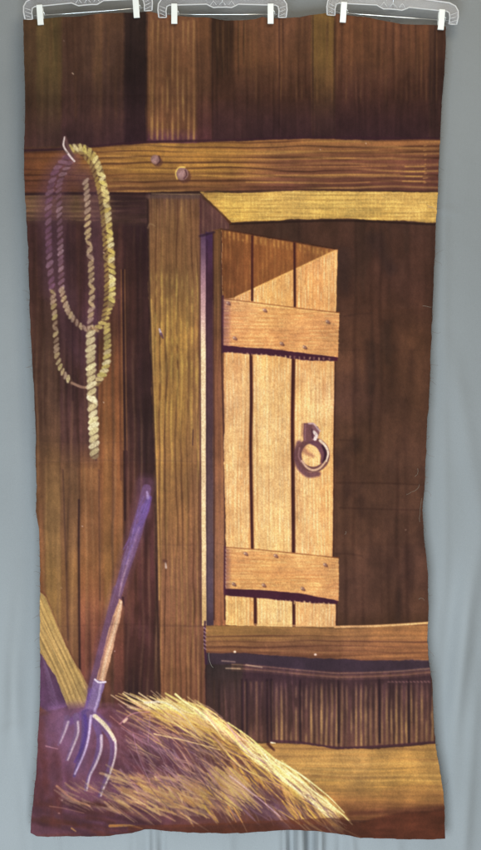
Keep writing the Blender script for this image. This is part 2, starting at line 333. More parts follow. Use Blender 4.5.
    for k, P in enumerate(planks):
        w, m = fill(P, cols[k], label=(L_PLANK1, L_PLANK2, L_PLANK3)[k])
        put(w, m * np.clip(fbm(GX[w], GY[w], 14, 120, 100 + k) * 2 - .7, 0, 1) * .6, C(244, 204, 136))
        put(w, m * np.interp(GY[w], (350, 372, 400), (.35, .15, 0)), C(222, 150, 84))
        grain(w, m, True, .08, 102 + k, 1.3, 30, 3)
        comb(w, m, True, 3.9, C(190, 134, 78), .36, 105 + k, 60, 3, 3, .1)
        comb(w, m, True, 3.1, C(255, 230, 172), .5, 108 + k, 7, 2, 2, .25)
        comb(w, m, True, 4.1, C(255, 226, 160), .38, 170 + k, 60, 2.4, 2, .3)
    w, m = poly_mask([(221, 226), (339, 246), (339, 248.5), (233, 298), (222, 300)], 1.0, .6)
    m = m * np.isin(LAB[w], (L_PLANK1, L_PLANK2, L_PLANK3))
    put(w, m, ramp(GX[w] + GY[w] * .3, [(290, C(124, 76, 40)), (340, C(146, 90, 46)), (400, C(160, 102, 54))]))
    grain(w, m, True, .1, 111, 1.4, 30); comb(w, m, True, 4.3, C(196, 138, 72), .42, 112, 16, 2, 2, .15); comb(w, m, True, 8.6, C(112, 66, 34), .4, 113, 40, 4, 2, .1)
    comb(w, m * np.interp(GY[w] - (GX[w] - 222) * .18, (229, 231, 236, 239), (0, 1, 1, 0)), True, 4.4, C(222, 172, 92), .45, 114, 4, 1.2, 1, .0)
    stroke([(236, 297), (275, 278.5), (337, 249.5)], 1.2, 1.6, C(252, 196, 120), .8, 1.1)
    for P, wd in (([(252.3, 236), (252.2, 300)], 2.6), ([(294.6, 243), (295, 306)], 2.8), ([(251, 351), (251.4, 400), (250.8, 450), (252.4, 548)], 3.4), ([(293.6, 357), (292.6, 420), (293, 470), (293.6, 552)], 4.0), ([(255.3, 597), (255.5, 624)], 3.6), ([(293.8, 600), (294, 626)], 3.4)):
        stroke(P, wd, wd, C(98, 50, 34), .95, 1.2); stroke([(a - .3, b) for a, b in P], wd * .4, wd * .4, C(62, 26, 34), .7, 1)
    stroke([(221, 229), (260, 235.5), (337, 249)], 1.6, 1.6, C(74, 44, 32), .7, 1.2)
    stroke([(336.6, 252), (335.6, 310)], 1.2, 1.2, C(246, 200, 130), .7, 1)
    for P in ([(333.6, 362), (332.6, 450), (331.8, 556)], [(334.8, 603), (335, 626)]): stroke(P, 1.3, 1.3, C(238, 182, 120), .7, 1.1); stroke([(a + 1.6, b) for a, b in P], 1.3, 1.3, C(70, 40, 32), .8, 1.2)
    # ---- rails
    def rail(P, lb, shadow, nails, sd):
        fill(shadow, C(84, 40, 56), soft=1.1); LABm = poly_mask(shadow, 1)
        w, m = fill(P, C(222, 162, 104), label=lb, wob=.7)
        put(w, m * np.clip(fbm(GX[w], GY[w], 40, 12, sd) * 2 - .6, 0, 1) * .6, C(236, 186, 118))
        put(w, m * np.interp(GX[w], (223, 228, 232), (.75, .5, 0)), C(150, 100, 92))
        grain(w, m, False, .09, sd + 1, 1.3, 20, 4); comb(w, m, False, 4.2, C(180, 116, 64), .4, sd + 2, 60, 3, 4, .1)
        comb(w, m, False, 3.4, C(252, 216, 146), .4, sd + 3, 5, 2, 3, .3)
        n = len(P) // 2
        stroke(P[:n], 1.1, 1.1, C(140, 84, 46), .7, 1); stroke([(a, b + 1.4) for a, b in P[:n]], .9, .9, C(250, 208, 136), .6, 1)
        for x, y in nails:
            stroke([(x + 1, y + .8), (x + 2.6, y + 2)], 3.4, 2, C(112, 66, 52), .8, 1.3)
            stroke([(x, y), (x + 1, y + .4)], 2.8, 2.8, C(166, 124, 104), .95, 1); stroke([(x - .6, y + .2), (x - .2, y - .2)], 1.2, 1.2, C(236, 204, 160), .8, .9)
    rail([(223.5, 298.5), (260, 303), (300, 308), (339.5, 312.5), (338, 357), (300, 352), (260, 348), (223, 345)], L_RAIL1,
         [(222, 343), (260, 346), (300, 350), (338, 355), (337, 361), (312, 360.5), (280, 356.5), (240, 353), (222, 352)],
         [(264, 309.5), (327, 321), (234, 337.5), (281, 343), (304, 346.5), (227.5, 302.5)], 120)
    rail([(225.8, 547.5), (260, 550), (300, 554), (338.5, 558), (338.5, 601), (300, 593.5), (270, 590.5), (226, 589)], L_RAIL2,
         [(224.5, 586), (270, 588), (300, 591), (338, 599), (337, 604), (318, 604), (300, 602), (270, 598.5), (240, 597), (224.5, 596)],
         [(245, 553.5), (275, 555.5), (324.5, 564.5), (233, 584), (263, 585), (302, 588.5)], 130)
    for y0, y1, xs in ((358, 353, 1), (603, 598.5, 1)):
        for k in range(22):
            x = 228 + 4.8 * k + u(-.6, .6); y = y1 + (x - 228) * .06 + (0 if y1 < 400 else -0.5)
            stroke([(x, y - .4), (x + u(-.5, .5), y + u(.8, 2.0))], u(1.2, 2.4), 1.1, C(250, 214, 150), u(.1, .7), 1.1)
    for k in range(9): stroke([(337.2 + u(-.6, .4), 560 + 4.4 * k), (338.4, 560.5 + 4.4 * k)], 1.3, 1.3, C(246, 200, 130), u(.2, .6), 1); stroke([(337.6 + u(-.6, .4), 316 + 4.4 * k), (338.8, 316.5 + 4.4 * k)], 1.3, 1.3, C(246, 200, 130), u(.2, .6), 1)
    stroke([(222.8, 296), (222.4, 352)], 2, 2, C(78, 40, 58), .8, 1.3); stroke([(225, 547), (224.6, 594)], 2, 2, C(92, 46, 66), .8, 1.3)
    for k in range(10): stroke([(225.6, 550 + 4 * k), (226, 551.5 + 4 * k)], 1, 1, C(220, 180, 160), .5, .8)
    # ---- ring handle
    stroke([(299, 443), (296.5, 455), (300, 467), (308, 474.5), (318, 474)], 5, 5.5, C(112, 70, 78), .85, 2.4, wm=6.5)
    stroke([(301, 446), (306, 452), (313, 456)], 6, 3, C(150, 96, 76), .6, 3)
    ring = [(313 + 14.2 * math.cos(a), 455 + 14.6 * math.sin(a)) for a in np.linspace(0, 2 * math.pi, 25)]
    stroke(ring, 5.6, 5.6, C(122, 80, 74), 1, 1.2, n=2, label=L_RING)
    stroke([(311, 441.5), (319, 446), (323, 454), (322, 462)], 5, 3, C(112, 70, 80), .95, 1.3, wm=6, label=L_RING)
    stroke([(323, 446), (326, 454), (323.5, 463)], 2.6, 2, C(66, 34, 48), .95, 1.2, wm=4)
    stroke([(302, 461), (306.5, 467), (313, 470.3), (320, 468), (326, 461)], 2, 1.6, C(232, 196, 156), .85, 1.1, wm=2.2)
    stroke([(320, 440.5), (325.5, 446), (328.2, 453), (326.5, 461)], 2.4, 1.4, C(246, 222, 190), .9, 1.1, wm=2.4)
    stroke([(299.5, 448), (298.8, 456), (301, 462)], 1.8, 1.4, C(176, 130, 122), .7, 1)
    fill([(303.4, 424), (313, 423), (314.5, 428), (312.5, 441), (303, 442)], C(130, 86, 84), soft=1.1, label=L_RING)
    fill([(312, 424.5), (318, 427), (320, 433), (316, 441), (312, 440)], C(150, 104, 104), soft=1.2, label=L_RING)
    stroke([(308.8, 423.5), (314, 424), (317.5, 428.5), (320, 431)], 1.6, 1.6, C(214, 186, 180), .85, 1)
    stroke([(314, 432), (316.5, 435.5), (315, 439)], 3, 3.2, C(252, 232, 214), .95, 1)
    stroke([(312, 429), (312.8, 438)], 1.2, 1.6, C(90, 48, 62), .85, 1); stroke([(305.5, 425), (305, 440)], 1, 1, C(170, 124, 124), .6, 1)
    stroke([(302.4, 424), (302, 436)], 1.4, 1.2, C(108, 62, 50), .5, 1.4)
    # ---- sill
    SI = [(205, 625.5), (260, 626), (300, 627.5), (336, 628), (380, 626.5), (430, 622.5), (430, 661), (380, 660), (300, 658), (250, 654), (205, 653)]
    w, m = fill_v(SI, [(625, C(138, 100, 56)), (636, C(132, 94, 54)), (646, C(120, 80, 52)), (658, C(112, 70, 46))], label=L_SILL)
    put(w, m * np.interp(GX[w], (270, 400), (0, .6)), C(158, 104, 62))
    grain(w, m, False, .14, 141, 1.6, 60, 5); comb(w, m, False, 5.0, C(78, 44, 34), .6, 142, 90, 3.2, 3, .05); comb(w, m, False, 5.0, C(190, 138, 82), .35, 143, 40, 2, 3, .3)
    fill([(206, 653), (250, 654.5), (300, 658), (380, 660.5), (430, 660), (431, 669.5), (380, 671.5), (300, 669.5), (250, 664), (206, 664)], C(66, 50, 56), soft=2, label=L_SLATS)
    stroke([(335, 627), (380, 625.6), (428, 622.4)], 2.2, 1.8, C(240, 198, 134), .95, 1.1)
    stroke([(226, 623.5), (270, 625), (336, 627)], 1.2, 1.4, C(226, 180, 116), .6, 1.1)
    for dy, a, cc in ((0, .45, C(150, 114, 76)), (2.4, .4, C(112, 78, 54)), (4.0, .45, C(146, 108, 66)), (6.0, .4, C(96, 66, 52))):
        stroke([(232, 664.5 + dy), (260, 666.5 + dy), (310, 671 + dy), (340, 673 + dy), (390, 671.5 + dy), (431, 668 + dy)], 1.5, 1.7, cc, a, 1.2, dry=.3, seed=int(dy))
    stroke([(226, 668.5), (240, 669)], 1.3, 1.3, C(170, 146, 112), .6, 1); stroke([(246, 665), (262, 667.5)], 1.3, 1.3, C(164, 140, 106), .6, 1); stroke([(222, 661), (235, 662)], 1.3, 1, C(150, 124, 100), .6, 1)
    for k in range(12): stroke([(388 + 3.6 * k, 681.5 - k * .05), (389.6 + 3.6 * k, 681.8)], 1.2, 1, C(150, 110, 94), .4, 1)
    stroke([(206, 660), (206, 750)], 1.4, 1.4, C(58, 34, 34), .6, 1.3); stroke([(205, 622), (204.5, 640), (206, 664)], 1.8, 1.8, C(70, 36, 62), .9, 1.2)
    for k in range(6): stroke([(204, 628 + 4 * k), (206, 629.5 + 4 * k)], 1.2, .9, C(190, 152, 150), .6, 1)
    for x, y in ((234.5, 652), (315, 654.5)): stroke([(x, y), (x + .6, y)], 2, 2, C(236, 200, 170), .95, .9)
    # ---- diagonal brace
    fill([(30, 640), (42, 648), (56, 676), (71, 712), (52, 716), (30, 700)], C(88, 58, 78), soft=2.5, label=L_WALL, alpha=.9)
    for k in range(12): stroke([(41 + k, 652 + 5 * k), (50 + k, 676 + 3.5 * k)], 1, 1, C(134, 110, 124), .25, 1.2)
    BR = [(30, 586), (41, 593), (46, 598), (66, 645), (89, 687), (85.5, 708.5), (69, 711), (55, 676), (30, 638)]
    w, m = fill(BR, C(192, 160, 102), label=L_BRACE)
    q = (GX[w] - 40) - (GY[w] - 600) * .46
    Xr = q + (fbm(GX[w], GY[w], 18, 40, 151) - .5) * 3
    mul(w, m, 1 + (noise(Xr, GY[w], 1.5, 30, 152) - .5) * .3)
    put(w, m * (.5 + .5 * np.sin(Xr * 2 * math.pi / 4.6)) ** 3 * .5, C(146, 112, 66))
    put(w, m * np.interp(q, (-22, -8, 4), (0, 0.1, .45)) * .5, C(204, 170, 104))
    stroke([(41, 592), (46, 597), (66, 644), (88, 686)], 1.3, 1.3, C(108, 62, 42), .5, 1.4)
    stroke([(69, 710.5), (85, 708)], 1.4, 1.4, C(70, 40, 50), .8, 1.2)
    # ---- ground wash under the straw
    GW = [(30, 716), (70, 706), (110, 706), (140, 710), (165, 709), (196, 714), (228, 738), (256, 762), (286, 784), (322, 812), (340, 826), (280, 822), (200, 826), (120, 832), (20, 840), (20, 760)]
    w, m = poly_mask(GW, 9, 1)
    put(w, m * .95, ramp(GX[w], [(40, C(116, 76, 88)), (90, C(120, 76, 88)), (150, C(118, 72, 74)), (220, C(112, 70, 62)), (300, C(112, 68, 48)), (350, C(104, 60, 40))]))
    LAB[w][m > .5] = L_STRAW
    blotch(w, m, .16, 22, 161)
    for q in range(60):
        x, y = u(36, 180), u(712, 790)
        stroke([(x, y), (x + u(-4, 6), y + u(12, 40))], u(3, 9), u(2, 7), (C(128, 88, 118), C(140, 84, 100), C(94, 60, 86), C(104, 60, 60))[RR.randint(4)], u(.12, .35), 4)
    for q in range(26):
        x, y = u(36, 120), u(792, 826)
        stroke([(x, y), (x + u(15, 50), y + u(2, 12))], u(2, 5), u(1, 3), (C(96, 56, 66), C(84, 50, 66), C(116, 80, 96))[RR.randint(3)], u(.2, .5), 2.5)
    for q in range(44):             # brown earth showing through at the lower left
        x, y = u(30, 150), u(800, 836)
        stroke([(x - 14, y - 2), (x, y), (x + u(10, 26), y + u(1, 7))], u(3, 7), u(2, 5), (C(92, 54, 42), C(104, 58, 44), C(84, 50, 52), C(96, 62, 70))[RR.randint(4)], u(.3, .6), 3)
    for q in range(30):
        x, y = u(34, 60), u(716, 800); stroke([(x, y), (x + u(-3, 5), y + u(10, 30))], u(4, 9), u(3, 6), (C(110, 62, 58), C(124, 74, 76), C(100, 58, 60))[RR.randint(3)], u(.25, .5), 4)
    for q in range(40):
        x, y = u(104, 150), u(706, 776); stroke([(x, y), (x + u(4, 24), y + u(4, 18))], u(2, 6), u(1, 4), (C(112, 62, 60), C(132, 80, 84), C(98, 58, 58), C(146, 104, 112))[RR.randint(4)], u(.25, .5), 2.5)
    # ---- pitchfork
    VI, LV, WH = C(112, 78, 150), C(150, 116, 170), C(214, 188, 190)
    for (p, a) in (([(146, 484), (139, 520), (127, 560), (116, 600), (105, 640), (92, 690)], .45),):
        stroke(p, 18, 12, C(122, 80, 96), a * .8, 8)
    stroke([(146.5, 489), (141, 515), (131, 550), (118, 592)], 9, 8, C(128, 88, 124), .92, 1.8, wm=12, label=L_HANDLE)
    stroke([(118, 590), (109, 625), (97, 672), (92, 690)], 10, 9, C(128, 86, 114), .85, 2, label=L_HANDLE)
    stroke([(149, 498), (145, 510), (138, 532)], 5, 4, C(120, 88, 152), .7, 2.4, wm=8); stroke([(147, 492), (148, 498)], 2, 3, C(186, 156, 200), .7, 1.4)
    stroke([(139, 528), (131, 552), (124, 575)], 3, 2.4, C(160, 120, 160), .7, 2.2); stroke([(128, 560), (122, 582), (119, 596)], 1.6, 1.6, C(196, 152, 160), .6, 1.4)
    for q in range(26):
        t = RR.rand(); x = 147 - 28 * t + u(-5, 4); y = 492 + 96 * t
        stroke([(x, y), (x - u(3, 7), y + u(12, 26))], u(.8, 1.6), .8, (C(160, 122, 160), C(136, 104, 172), C(122, 80, 110))[RR.randint(3)], u(.3, .6), 1.2)
    fill([(120, 599), (123, 602), (120, 622), (111, 655), (105, 681), (97, 680), (104, 650), (112, 620)], C(222, 162, 112), soft=1.2, label=L_HANDLE)
    stroke([(121, 602), (115, 628), (106, 660), (102, 680)], 2.2, 2.4, C(240, 192, 144), .8, 1.2); stroke([(114, 618), (105, 650), (98.5, 679)], 1.4, 1.4, C(150, 92, 90), .7, 1.3)
    stroke([(122.6, 598), (124, 606)], 2.4, 1, C(64, 34, 40), .8, 1.2)
    fill([(95, 679), (105.5, 682), (101, 700), (96, 715), (90, 722), (83, 716), (88, 700)], C(146, 114, 156), soft=1.4, label=L_HEAD)
    stroke([(90.5, 690), (87, 704), (84, 716)], 4, 3, C(124, 90, 150), .7, 2); stroke([(101, 685), (98, 700), (94, 712)], 2.4, 2, C(206, 180, 206), .8, 1.2)
    stroke([(95, 679.5), (99, 682.5), (105.5, 682)], 1.6, 1.8, C(244, 226, 226), .95, .9)
    stroke([(84, 712), (90, 720), (96, 716), (108, 726)], 8, 6, C(134, 100, 150), .6, 3.5)
    fill([(52, 708), (92, 706), (98, 730), (84, 776), (70, 770), (58, 748), (46, 744)], C(136, 100, 128), soft=16, alpha=.6)
    tin = (([(69, 718), (66, 730), (60, 745)], 6, 1.6, .6), ([(78, 716), (78.4, 732), (73, 748), (68, 760)], 6.5, 1.8, .75), ([(88, 714), (87, 732), (83, 752), (76, 776)], 10, 2.6, 1.),
           ([(97, 722), (101, 738), (98, 758), (90, 778), (87, 790)], 7, 2.2, .95), ([(92, 714), (104, 726), (113, 740), (113.5, 756), (108, 776), (101, 796)], 8, 2.4, .95))
    stroke([(70, 722), (80, 716), (90, 713)], 7, 8, C(124, 88, 138), .7, 3)
    for k, (p, w0, w1, a) in enumerate(tin):
        stroke([(x - 1.6, y) for x, y in p], w0, w1, (C(136, 98, 136), C(134, 98, 138), C(108, 78, 130), C(122, 88, 134), C(124, 88, 126))[k], .95 * a, 1.7, label=L_HEAD)
    for p, w0, w1, a, c in (([(68.5, 722), (65, 732), (60.4, 743)], 1.6, 1, .7, WH), ([(78, 722), (78, 734), (72, 750), (68, 760)], 1.4, 1.1, .85, WH), ([(91, 716), (88.5, 738), (84, 754), (75, 774)], 1.6, 1.2, .9, C(214, 186, 216)),
                            ([(101.4, 736), (101, 750), (96, 764), (90, 776), (87, 790)], 2, 1.2, .9, WH), ([(94, 716), (102, 722), (110, 732), (115.2, 742), (115, 756), (110, 774), (104, 788), (101, 796)], 2.4, 1.0, .85, C(236, 210, 196)),
                            ([(95, 716), (102, 723), (109, 731), (115, 741)], 2.6, 2.6, 1, C(242, 216, 176)),
                            ([(96, 716), (106, 725), (113, 736)], 2, 2, .7, C(240, 214, 150)), ([(113.6, 742), (113, 758), (107, 776)], 1, .8, .6, C(120, 70, 110))):
        stroke(p, w0 + .9, w1 + .4, c, a, 1.4, label=L_HEAD)
    stroke([(85, 716), (86, 730), (82, 748), (75, 762)], 3.4, 2, C(92, 64, 142), .65, 2)
    # ---- straw
    G1, G2, G3, G4 = C(224, 194, 112), C(204, 170, 94), C(182, 146, 98), C(158, 120, 100)
    def straw(x, y, ang, ln, wd, col, a, bend=0.0, soft=1.1):
        dx, dy = math.cos(ang), math.sin(ang)
        p = [(x, y), (x + dx * ln * .5 + dy * bend, y + dy * ln * .5 - dx * bend), (x + dx * ln, y + dy * ln)]
        stroke(p, wd * .6, wd * .35, col, a, soft, n=4, wm=wd)
    D = math.radians
    CT = (0, .2, .4, .6, .8, 1)
    def crest(t):   # upper outline of the pile
        return np.interp(t, CT, (143, 178, 212, 250, 290, 340)), np.interp(t, CT, (702, 703, 715, 741, 770, 810))
    for q in range(80):            # dull mass of the pile, broad soft strokes
        t = RR.rand(); cx, cy = crest(t); dep = RR.rand()
        x = cx - u(5, 70) - 20 * dep; y = min(cy + dep * (812 - cy) * .8, 800)
        if x < 118: continue
        straw(x, y, D(u(24, 46) + 8 * t), u(18, 42), u(3, 7), (C(152, 116, 114), C(138, 100, 108), C(112, 74, 80), C(168, 132, 106))[RR.randint(4)], u(.25, .5), u(-2, 2), 2.5)
    for q in range(300):
        t = RR.rand(); cx, cy = crest(t); dep = RR.rand()
        x = cx - u(5, 64) - 16 * dep; y = min(cy + dep * (818 - cy) * .8, 804)
        if x < 116: continue
        straw(x, y, D(u(18, 54) + 8 * t), u(10, 34), u(.8, 2.4), (C(172, 136, 120), C(120, 84, 90), C(104, 68, 70), C(188, 154, 124), C(154, 120, 130))[RR.randint(5)], u(.25, .65), u(-3, 3))
    for q in range(70):             # light mass under the sunlit sweep
        t = RR.rand(); cx, cy = crest(t); o = u(2, 18)
        if t < .25: continue
        s_ = D(np.interp(t, (0, .3, .6, 1), (26, 36, 42, 40)) + u(-5, 5)); ln = u(20, 40)
        straw(cx - math.cos(s_) * ln * .6 - o * .55, cy + o - math.sin(s_) * ln * .6 + 2, s_, ln, u(5, 9), C(208, 178, 110), u(.3, .55), u(-1, 2), 3)
    for q in range(470):            # sunlit sweep along the crest
        t = RR.rand() ** .85; cx, cy = crest(t); o = abs(RR.randn()) * 10.5
        if RR.rand() < (.6 if t < .22 else .12): continue
        s_ = D(np.interp(t, (0, .3, .6, 1), (26, 36, 43, 41)) + u(-9, 8))
        ln = u(14, 50); x = cx - math.cos(s_) * ln * .6 - o * .55 + u(-2, 2); y = cy + o * .95 - math.sin(s_) * ln * .6 + 1.5
        straw(x, y, s_, ln, u(.8, 2.4), (G1, G1, G2, C(240, 212, 144), C(216, 168, 110), G3, C(132, 88, 62), C(216, 190, 118))[RR.randint(8)], u(.35, .85), u(-2, 3))
    for q in range(60):             # pale ends at the left of the crest
        x, y = u(140, 200), u(700, 735); s_ = D(u(12, 44))
        straw(x, y, s_, u(14, 40), u(.9, 2.2), (C(222, 192, 138), C(234, 206, 130), C(196, 160, 118))[RR.randint(3)], u(.3, .65), u(-1, 3))
    for q in range(110):            # lower fringe of the sunlit part
        x = u(216, 312); y = 768 + (x - 216) * .32 + u(-18, 12); s_ = D(u(40, 64))
        straw(x, y, s_, u(12, 28), u(1, 3), (G1, G2, C(226, 180, 114), C(118, 72, 60), C(104, 62, 54))[RR.randint(5)], u(.35, .8), u(-1, 2))
    for q in range(12):             # dark hollows between the tufts
        x = u(205, 262); y = 770 + (x - 205) * .5 + u(-8, 10); straw(x, y, D(u(40, 52)), u(20, 40), u(5, 9), C(106, 70, 78), .4, 0, 4)
    for q in range(150):
        x = u(150, 330); cy = np.interp(x, (143, 212, 290, 345), (712, 734, 784, 818)); straw(x, cy + abs(RR.randn()) * 14, D(u(28, 52)), u(8, 24), u(.7, 1.8), (C(122, 84, 74), C(140, 104, 70), C(108, 72, 80))[RR.randint(3)], u(.35, .75), u(-1, 2))
    for q in range(70): straw(u(205, 236), u(766, 790), D(u(40, 50)), u(18, 46), u(1.2, 3.2), (C(216, 190, 124), C(198, 168, 112), C(180, 146, 128))[RR.randint(3)], u(.35, .75), u(-1, 2))
    for q in range(170):            # tuft in the middle, falling steeply
        x = u(150, 226); y = u(772, 800) + (x - 150) * .06; s_ = D(u(34, 66))
        straw(x, y, s_, u(10, 30), u(1, 3.2), (G2, C(206, 182, 122), G3, C(196, 168, 116), G4, C(124, 84, 78))[RR.randint(6)], u(.3, .75), u(-2, 2), 1.3)
    for q in range(14): straw(u(104, 190), 776 + u(-6, 26), D(u(14, 34)), u(24, 46), u(4, 7), (C(170, 136, 104), C(112, 76, 84))[RR.randint(2)], u(.25, .5), u(-2, 2), 2.5)
    for q in range(170):            # band reaching right of the fork
        x = u(100, 192); y = 774 + (x - 100) * .13 + u(-10, 28); s_ = D(u(10, 42))
        straw(x, y, s_, u(12, 38), u(1, 3.4), (G3, C(200, 170, 116), C(188, 156, 104), C(156, 120, 100), C(108, 72, 76), C(214, 186, 134))[RR.randint(6)], u(.3, .7), u(-2, 2), 1.3)
    for q in range(60):
        x = u(54, 110); y = 784 + (x - 54) * .12 + u(-8, 18); s_ = D(u(14, 42))
        straw(x, y, s_, u(8, 24), u(.9, 2.4), (C(164, 132, 108), C(146, 112, 100), C(190, 156, 116), C(120, 82, 90))[RR.randint(4)], u(.25, .6), u(-1, 1), 1.4)
    for q in range(34):             # long curved strands thrown over the pile
        t = RR.rand(); cx, cy = crest(t); s_ = D(np.interp(t, (0, .5, 1), (20, 36, 40)) + u(-6, 6))
        straw(cx - u(10, 44), cy - u(-2, 12), s_, u(40, 78), u(.9, 1.7), (C(240, 218, 142), C(228, 196, 112), C(212, 180, 126))[RR.randint(3)], u(.45, .8), -u(2, 7), 1.1)
    for q in range(46):
        x, y = u(120, 240), u(722, 790); straw(x, y, D(u(26, 50)), u(30, 64), u(.8, 1.6), (C(188, 156, 140), C(210, 180, 130), C(170, 132, 130), C(110, 72, 80))[RR.randint(4)], u(.35, .7), -u(1, 6), 1)
    for q in range(60):             # pale violet stalks in the shade
        x, y = u(128, 215), u(708, 776); s = D(u(25, 60))
        straw(x, y, s, u(12, 34), u(.7, 1.4), (C(176, 142, 138), C(160, 120, 132), C(198, 166, 128))[RR.randint(3)], u(.3, .65), u(-3, 3))
    for p, w0, w1, c, a in (([(175.5, 694.5), (186, 703), (205, 716), (224, 740)], 2, 1, C(246, 222, 150), .95), ([(201, 706), (212, 712), (224, 722)], 1.4, .8, C(214, 176, 100), .9),
                            ([(145, 703), (165, 703), (184, 716), (196, 732)], 2.2, 1, C(212, 190, 150), .9), ([(228, 723), (250, 738), (270, 755)], 1.6, .8, C(206, 196, 112), .8),
                            ([(276, 760), (300, 774), (326, 794), (344, 812)], 2, .8, C(234, 214, 140), .8), ([(286, 770), (310, 788), (340, 812), (352, 824)], 2, 1, C(240, 208, 130), .95),
                            ([(230, 776), (258, 798), (280, 816)], 1.4, .8, C(206, 178, 176), .85), ([(234, 808), (242, 822), (247, 832)], 1.4, .8, C(214, 170, 110), .85), ([(228, 806), (236, 822)], 1.2, .8, C(200, 150, 96), .8),
                            ([(154, 734), (190, 742), (220, 750)], 1.3, .8, C(232, 206, 150), .85), ([(120, 724), (132, 714), (150, 712)], 1.5, 1, C(196, 150, 150), .7), ([(110, 716), (128, 730), (146, 738)], 1.1, .8, C(190, 140, 120), .6),
                            ([(124, 722), (127, 719)], 2.6, 2.2, C(232, 204, 170), .85), ([(46, 746), (58, 749)], 1.4, .8, C(190, 150, 150), .7), ([(57, 786), (72, 798), (90, 806)], 2.4, 1.4, C(196, 158, 120), .6),
                            ([(50, 806), (64, 808), (84, 813)], 1.2, .8, C(170, 124, 106), .6), ([(110, 826), (130, 826), (142, 829)], 3, 1.4, C(190, 144, 80), .8), ([(72, 828), (76, 831)], 1.6, 1, C(200, 160, 100), .8),
                            ([(136, 744), (146, 752), (160, 758)], 1.3, .8, C(190, 160, 120), .7), ([(133, 734), (140, 760), (150, 782)], .9, .8, C(176, 140, 150), .6), ([(150, 716), (149, 730), (148, 742)], .8, .8, C(196, 156, 170), .5)):
        stroke(p, w0, w1, c, a, .9, dry=.25, seed=3)
    for q in range(24): stroke([(u(112, 160), u(715, 800))] * 1 + [(u(112, 160), u(715, 800))], .7, .7, C(170, 126, 130), .12, 1)
    for x, y in ((59, 813), (76, 740), (62, 800)): stroke([(x, y), (x + .6, y)], 1.3, 1.3, C(190, 160, 150), .6, 1)
    stroke([(268, 744), (274, 750)], 3, 2, C(70, 30, 26), .8, 1.6); stroke([(271, 742.5), (275, 743)], 1.4, 1, C(250, 226, 170), .8, .9)
    w, m = poly_mask(rect(128, 812, 360, 850), 3); m = m * (GY[w] > np.interp(GX[w], (128, 200, 250, 330, 360), (826, 824, 822, 817, 822)))
    put(w, m * .55, C(110, 60, 38))
    # ---- rope
    for p, wd, a in (([(70, 158), (54, 178), (48, 210), (50, 250), (52, 290)], 18, .5), ([(70, 165), (62, 200), (62, 260), (66, 300)], 16, .4), ([(84, 178), (94, 200), (98, 250), (98, 300), (92, 330)], 20, .45), ([(58, 300), (70, 340), (84, 360)], 14, .25)):
        stroke(p, wd, wd, C(100, 64, 74), a, 12)
    def rope(pts, wd, cols, a0, a1, sp=6.2, label=L_ROPE, base=None, ba=.7, side=-1, flip=.12):
        p = curve_pts(pts, 14); seg = np.hypot(*(p[1:] - p[:-1]).T); s = np.concatenate([[0], np.cumsum(seg)]); Lg = s[-1]
        if base is not None: stroke(pts, wd, wd, base, ba, 1.6, n=10, label=label)
        k = 0; d = 0.
        while d < Lg:
            x = np.interp(d, s, p[:, 0]); y = np.interp(d, s, p[:, 1]); x2 = np.interp(min(d + 1, Lg), s, p[:, 0]); y2 = np.interp(min(d + 1, Lg), s, p[:, 1])
            tx, ty = x2 - x, y2 - y; n_ = math.hypot(tx, ty) or 1; tx /= n_; ty /= n_
            if d + 1 > Lg: break
            nx, ny = -ty, tx; a = a0 + (a1 - a0) * d / Lg; h = wd * .42
            jx = u(-.6, .6); sd_ = side * (-1 if RR.rand() < flip else 1); hh = h * u(.75, 1.1); w_ = wd * u(.55, .75)
            stroke([(x + nx * hh * sd_ - tx * sp * .30, y + ny * hh * sd_ - ty * sp * .30), (x + jx, y), (x - nx * hh * sd_ + tx * sp * .30, y - ny * hh * sd_ + ty * sp * .30)], w_ * .7, w_ * .7, cols[RR.randint(len(cols))], a * u(.65, 1), 1.3, n=4, wm=w_ * 1.2, dry=.3, seed=k)
            stroke([(x + nx * h * sd_ + tx * sp * .2, y + ny * h * sd_ + ty * sp * .2), (x - nx * h * sd_ + tx * sp * .8, y - ny * h * sd_ + ty * sp * .8)], 1.0, .6, C(84, 54, 42), a * u(.6, 1), 1.0)
            k += 1; d += sp * u(.68, 1.05)
    YE, YP, MV, GR = C(212, 194, 112), C(230, 216, 160), C(150, 112, 128), C(186, 162, 130)
    rope([(68, 158), (56, 172), (50, 196), (49, 220), (50, 260), (53, 294)], 6, [C(136, 96, 116), C(166, 130, 140)], .45, .7, 8, base=C(112, 76, 88), ba=.5, flip=0)
    rope([(70, 164), (60, 184), (60, 214), (61, 250), (62, 292)], 5, [C(140, 104, 112), C(176, 144, 144)], .6, .85, 7, base=C(106, 72, 78), ba=.5, flip=0)
    rope([(86, 182), (88, 204), (88, 230), (91, 262), (92, 300), (90, 330)], 5.6, [C(196, 172, 124), C(188, 162, 134), C(206, 184, 140)], .95, .9, 7.4, base=C(126, 96, 84), ba=.6, flip=.15)
    rope([(62, 290), (66, 305), (72, 317), (82, 327), (92, 330)], 5, [GR, C(206, 186, 136)], .9, .85, 5.6, base=C(124, 92, 72), ba=.6)
    rope([(53, 292), (55, 315), (56.5, 340), (58, 358), (63, 372), (72, 383)], 5, [GR, C(196, 180, 120), C(212, 194, 140)], .75, .95, 6.2, base=C(112, 84, 64), ba=.5)
    stroke([(72, 383), (84, 387.4), (96, 384.6)], 2.6, 2.6, C(168, 132, 104), .9, 1.1, label=L_ROPE)
    rope([(107, 326), (107.5, 350), (105.5, 368), (97, 383)], 6.4, [YE, C(190, 176, 104), YP], .9, .85, 6.0, base=C(150, 126, 78), ba=.8)
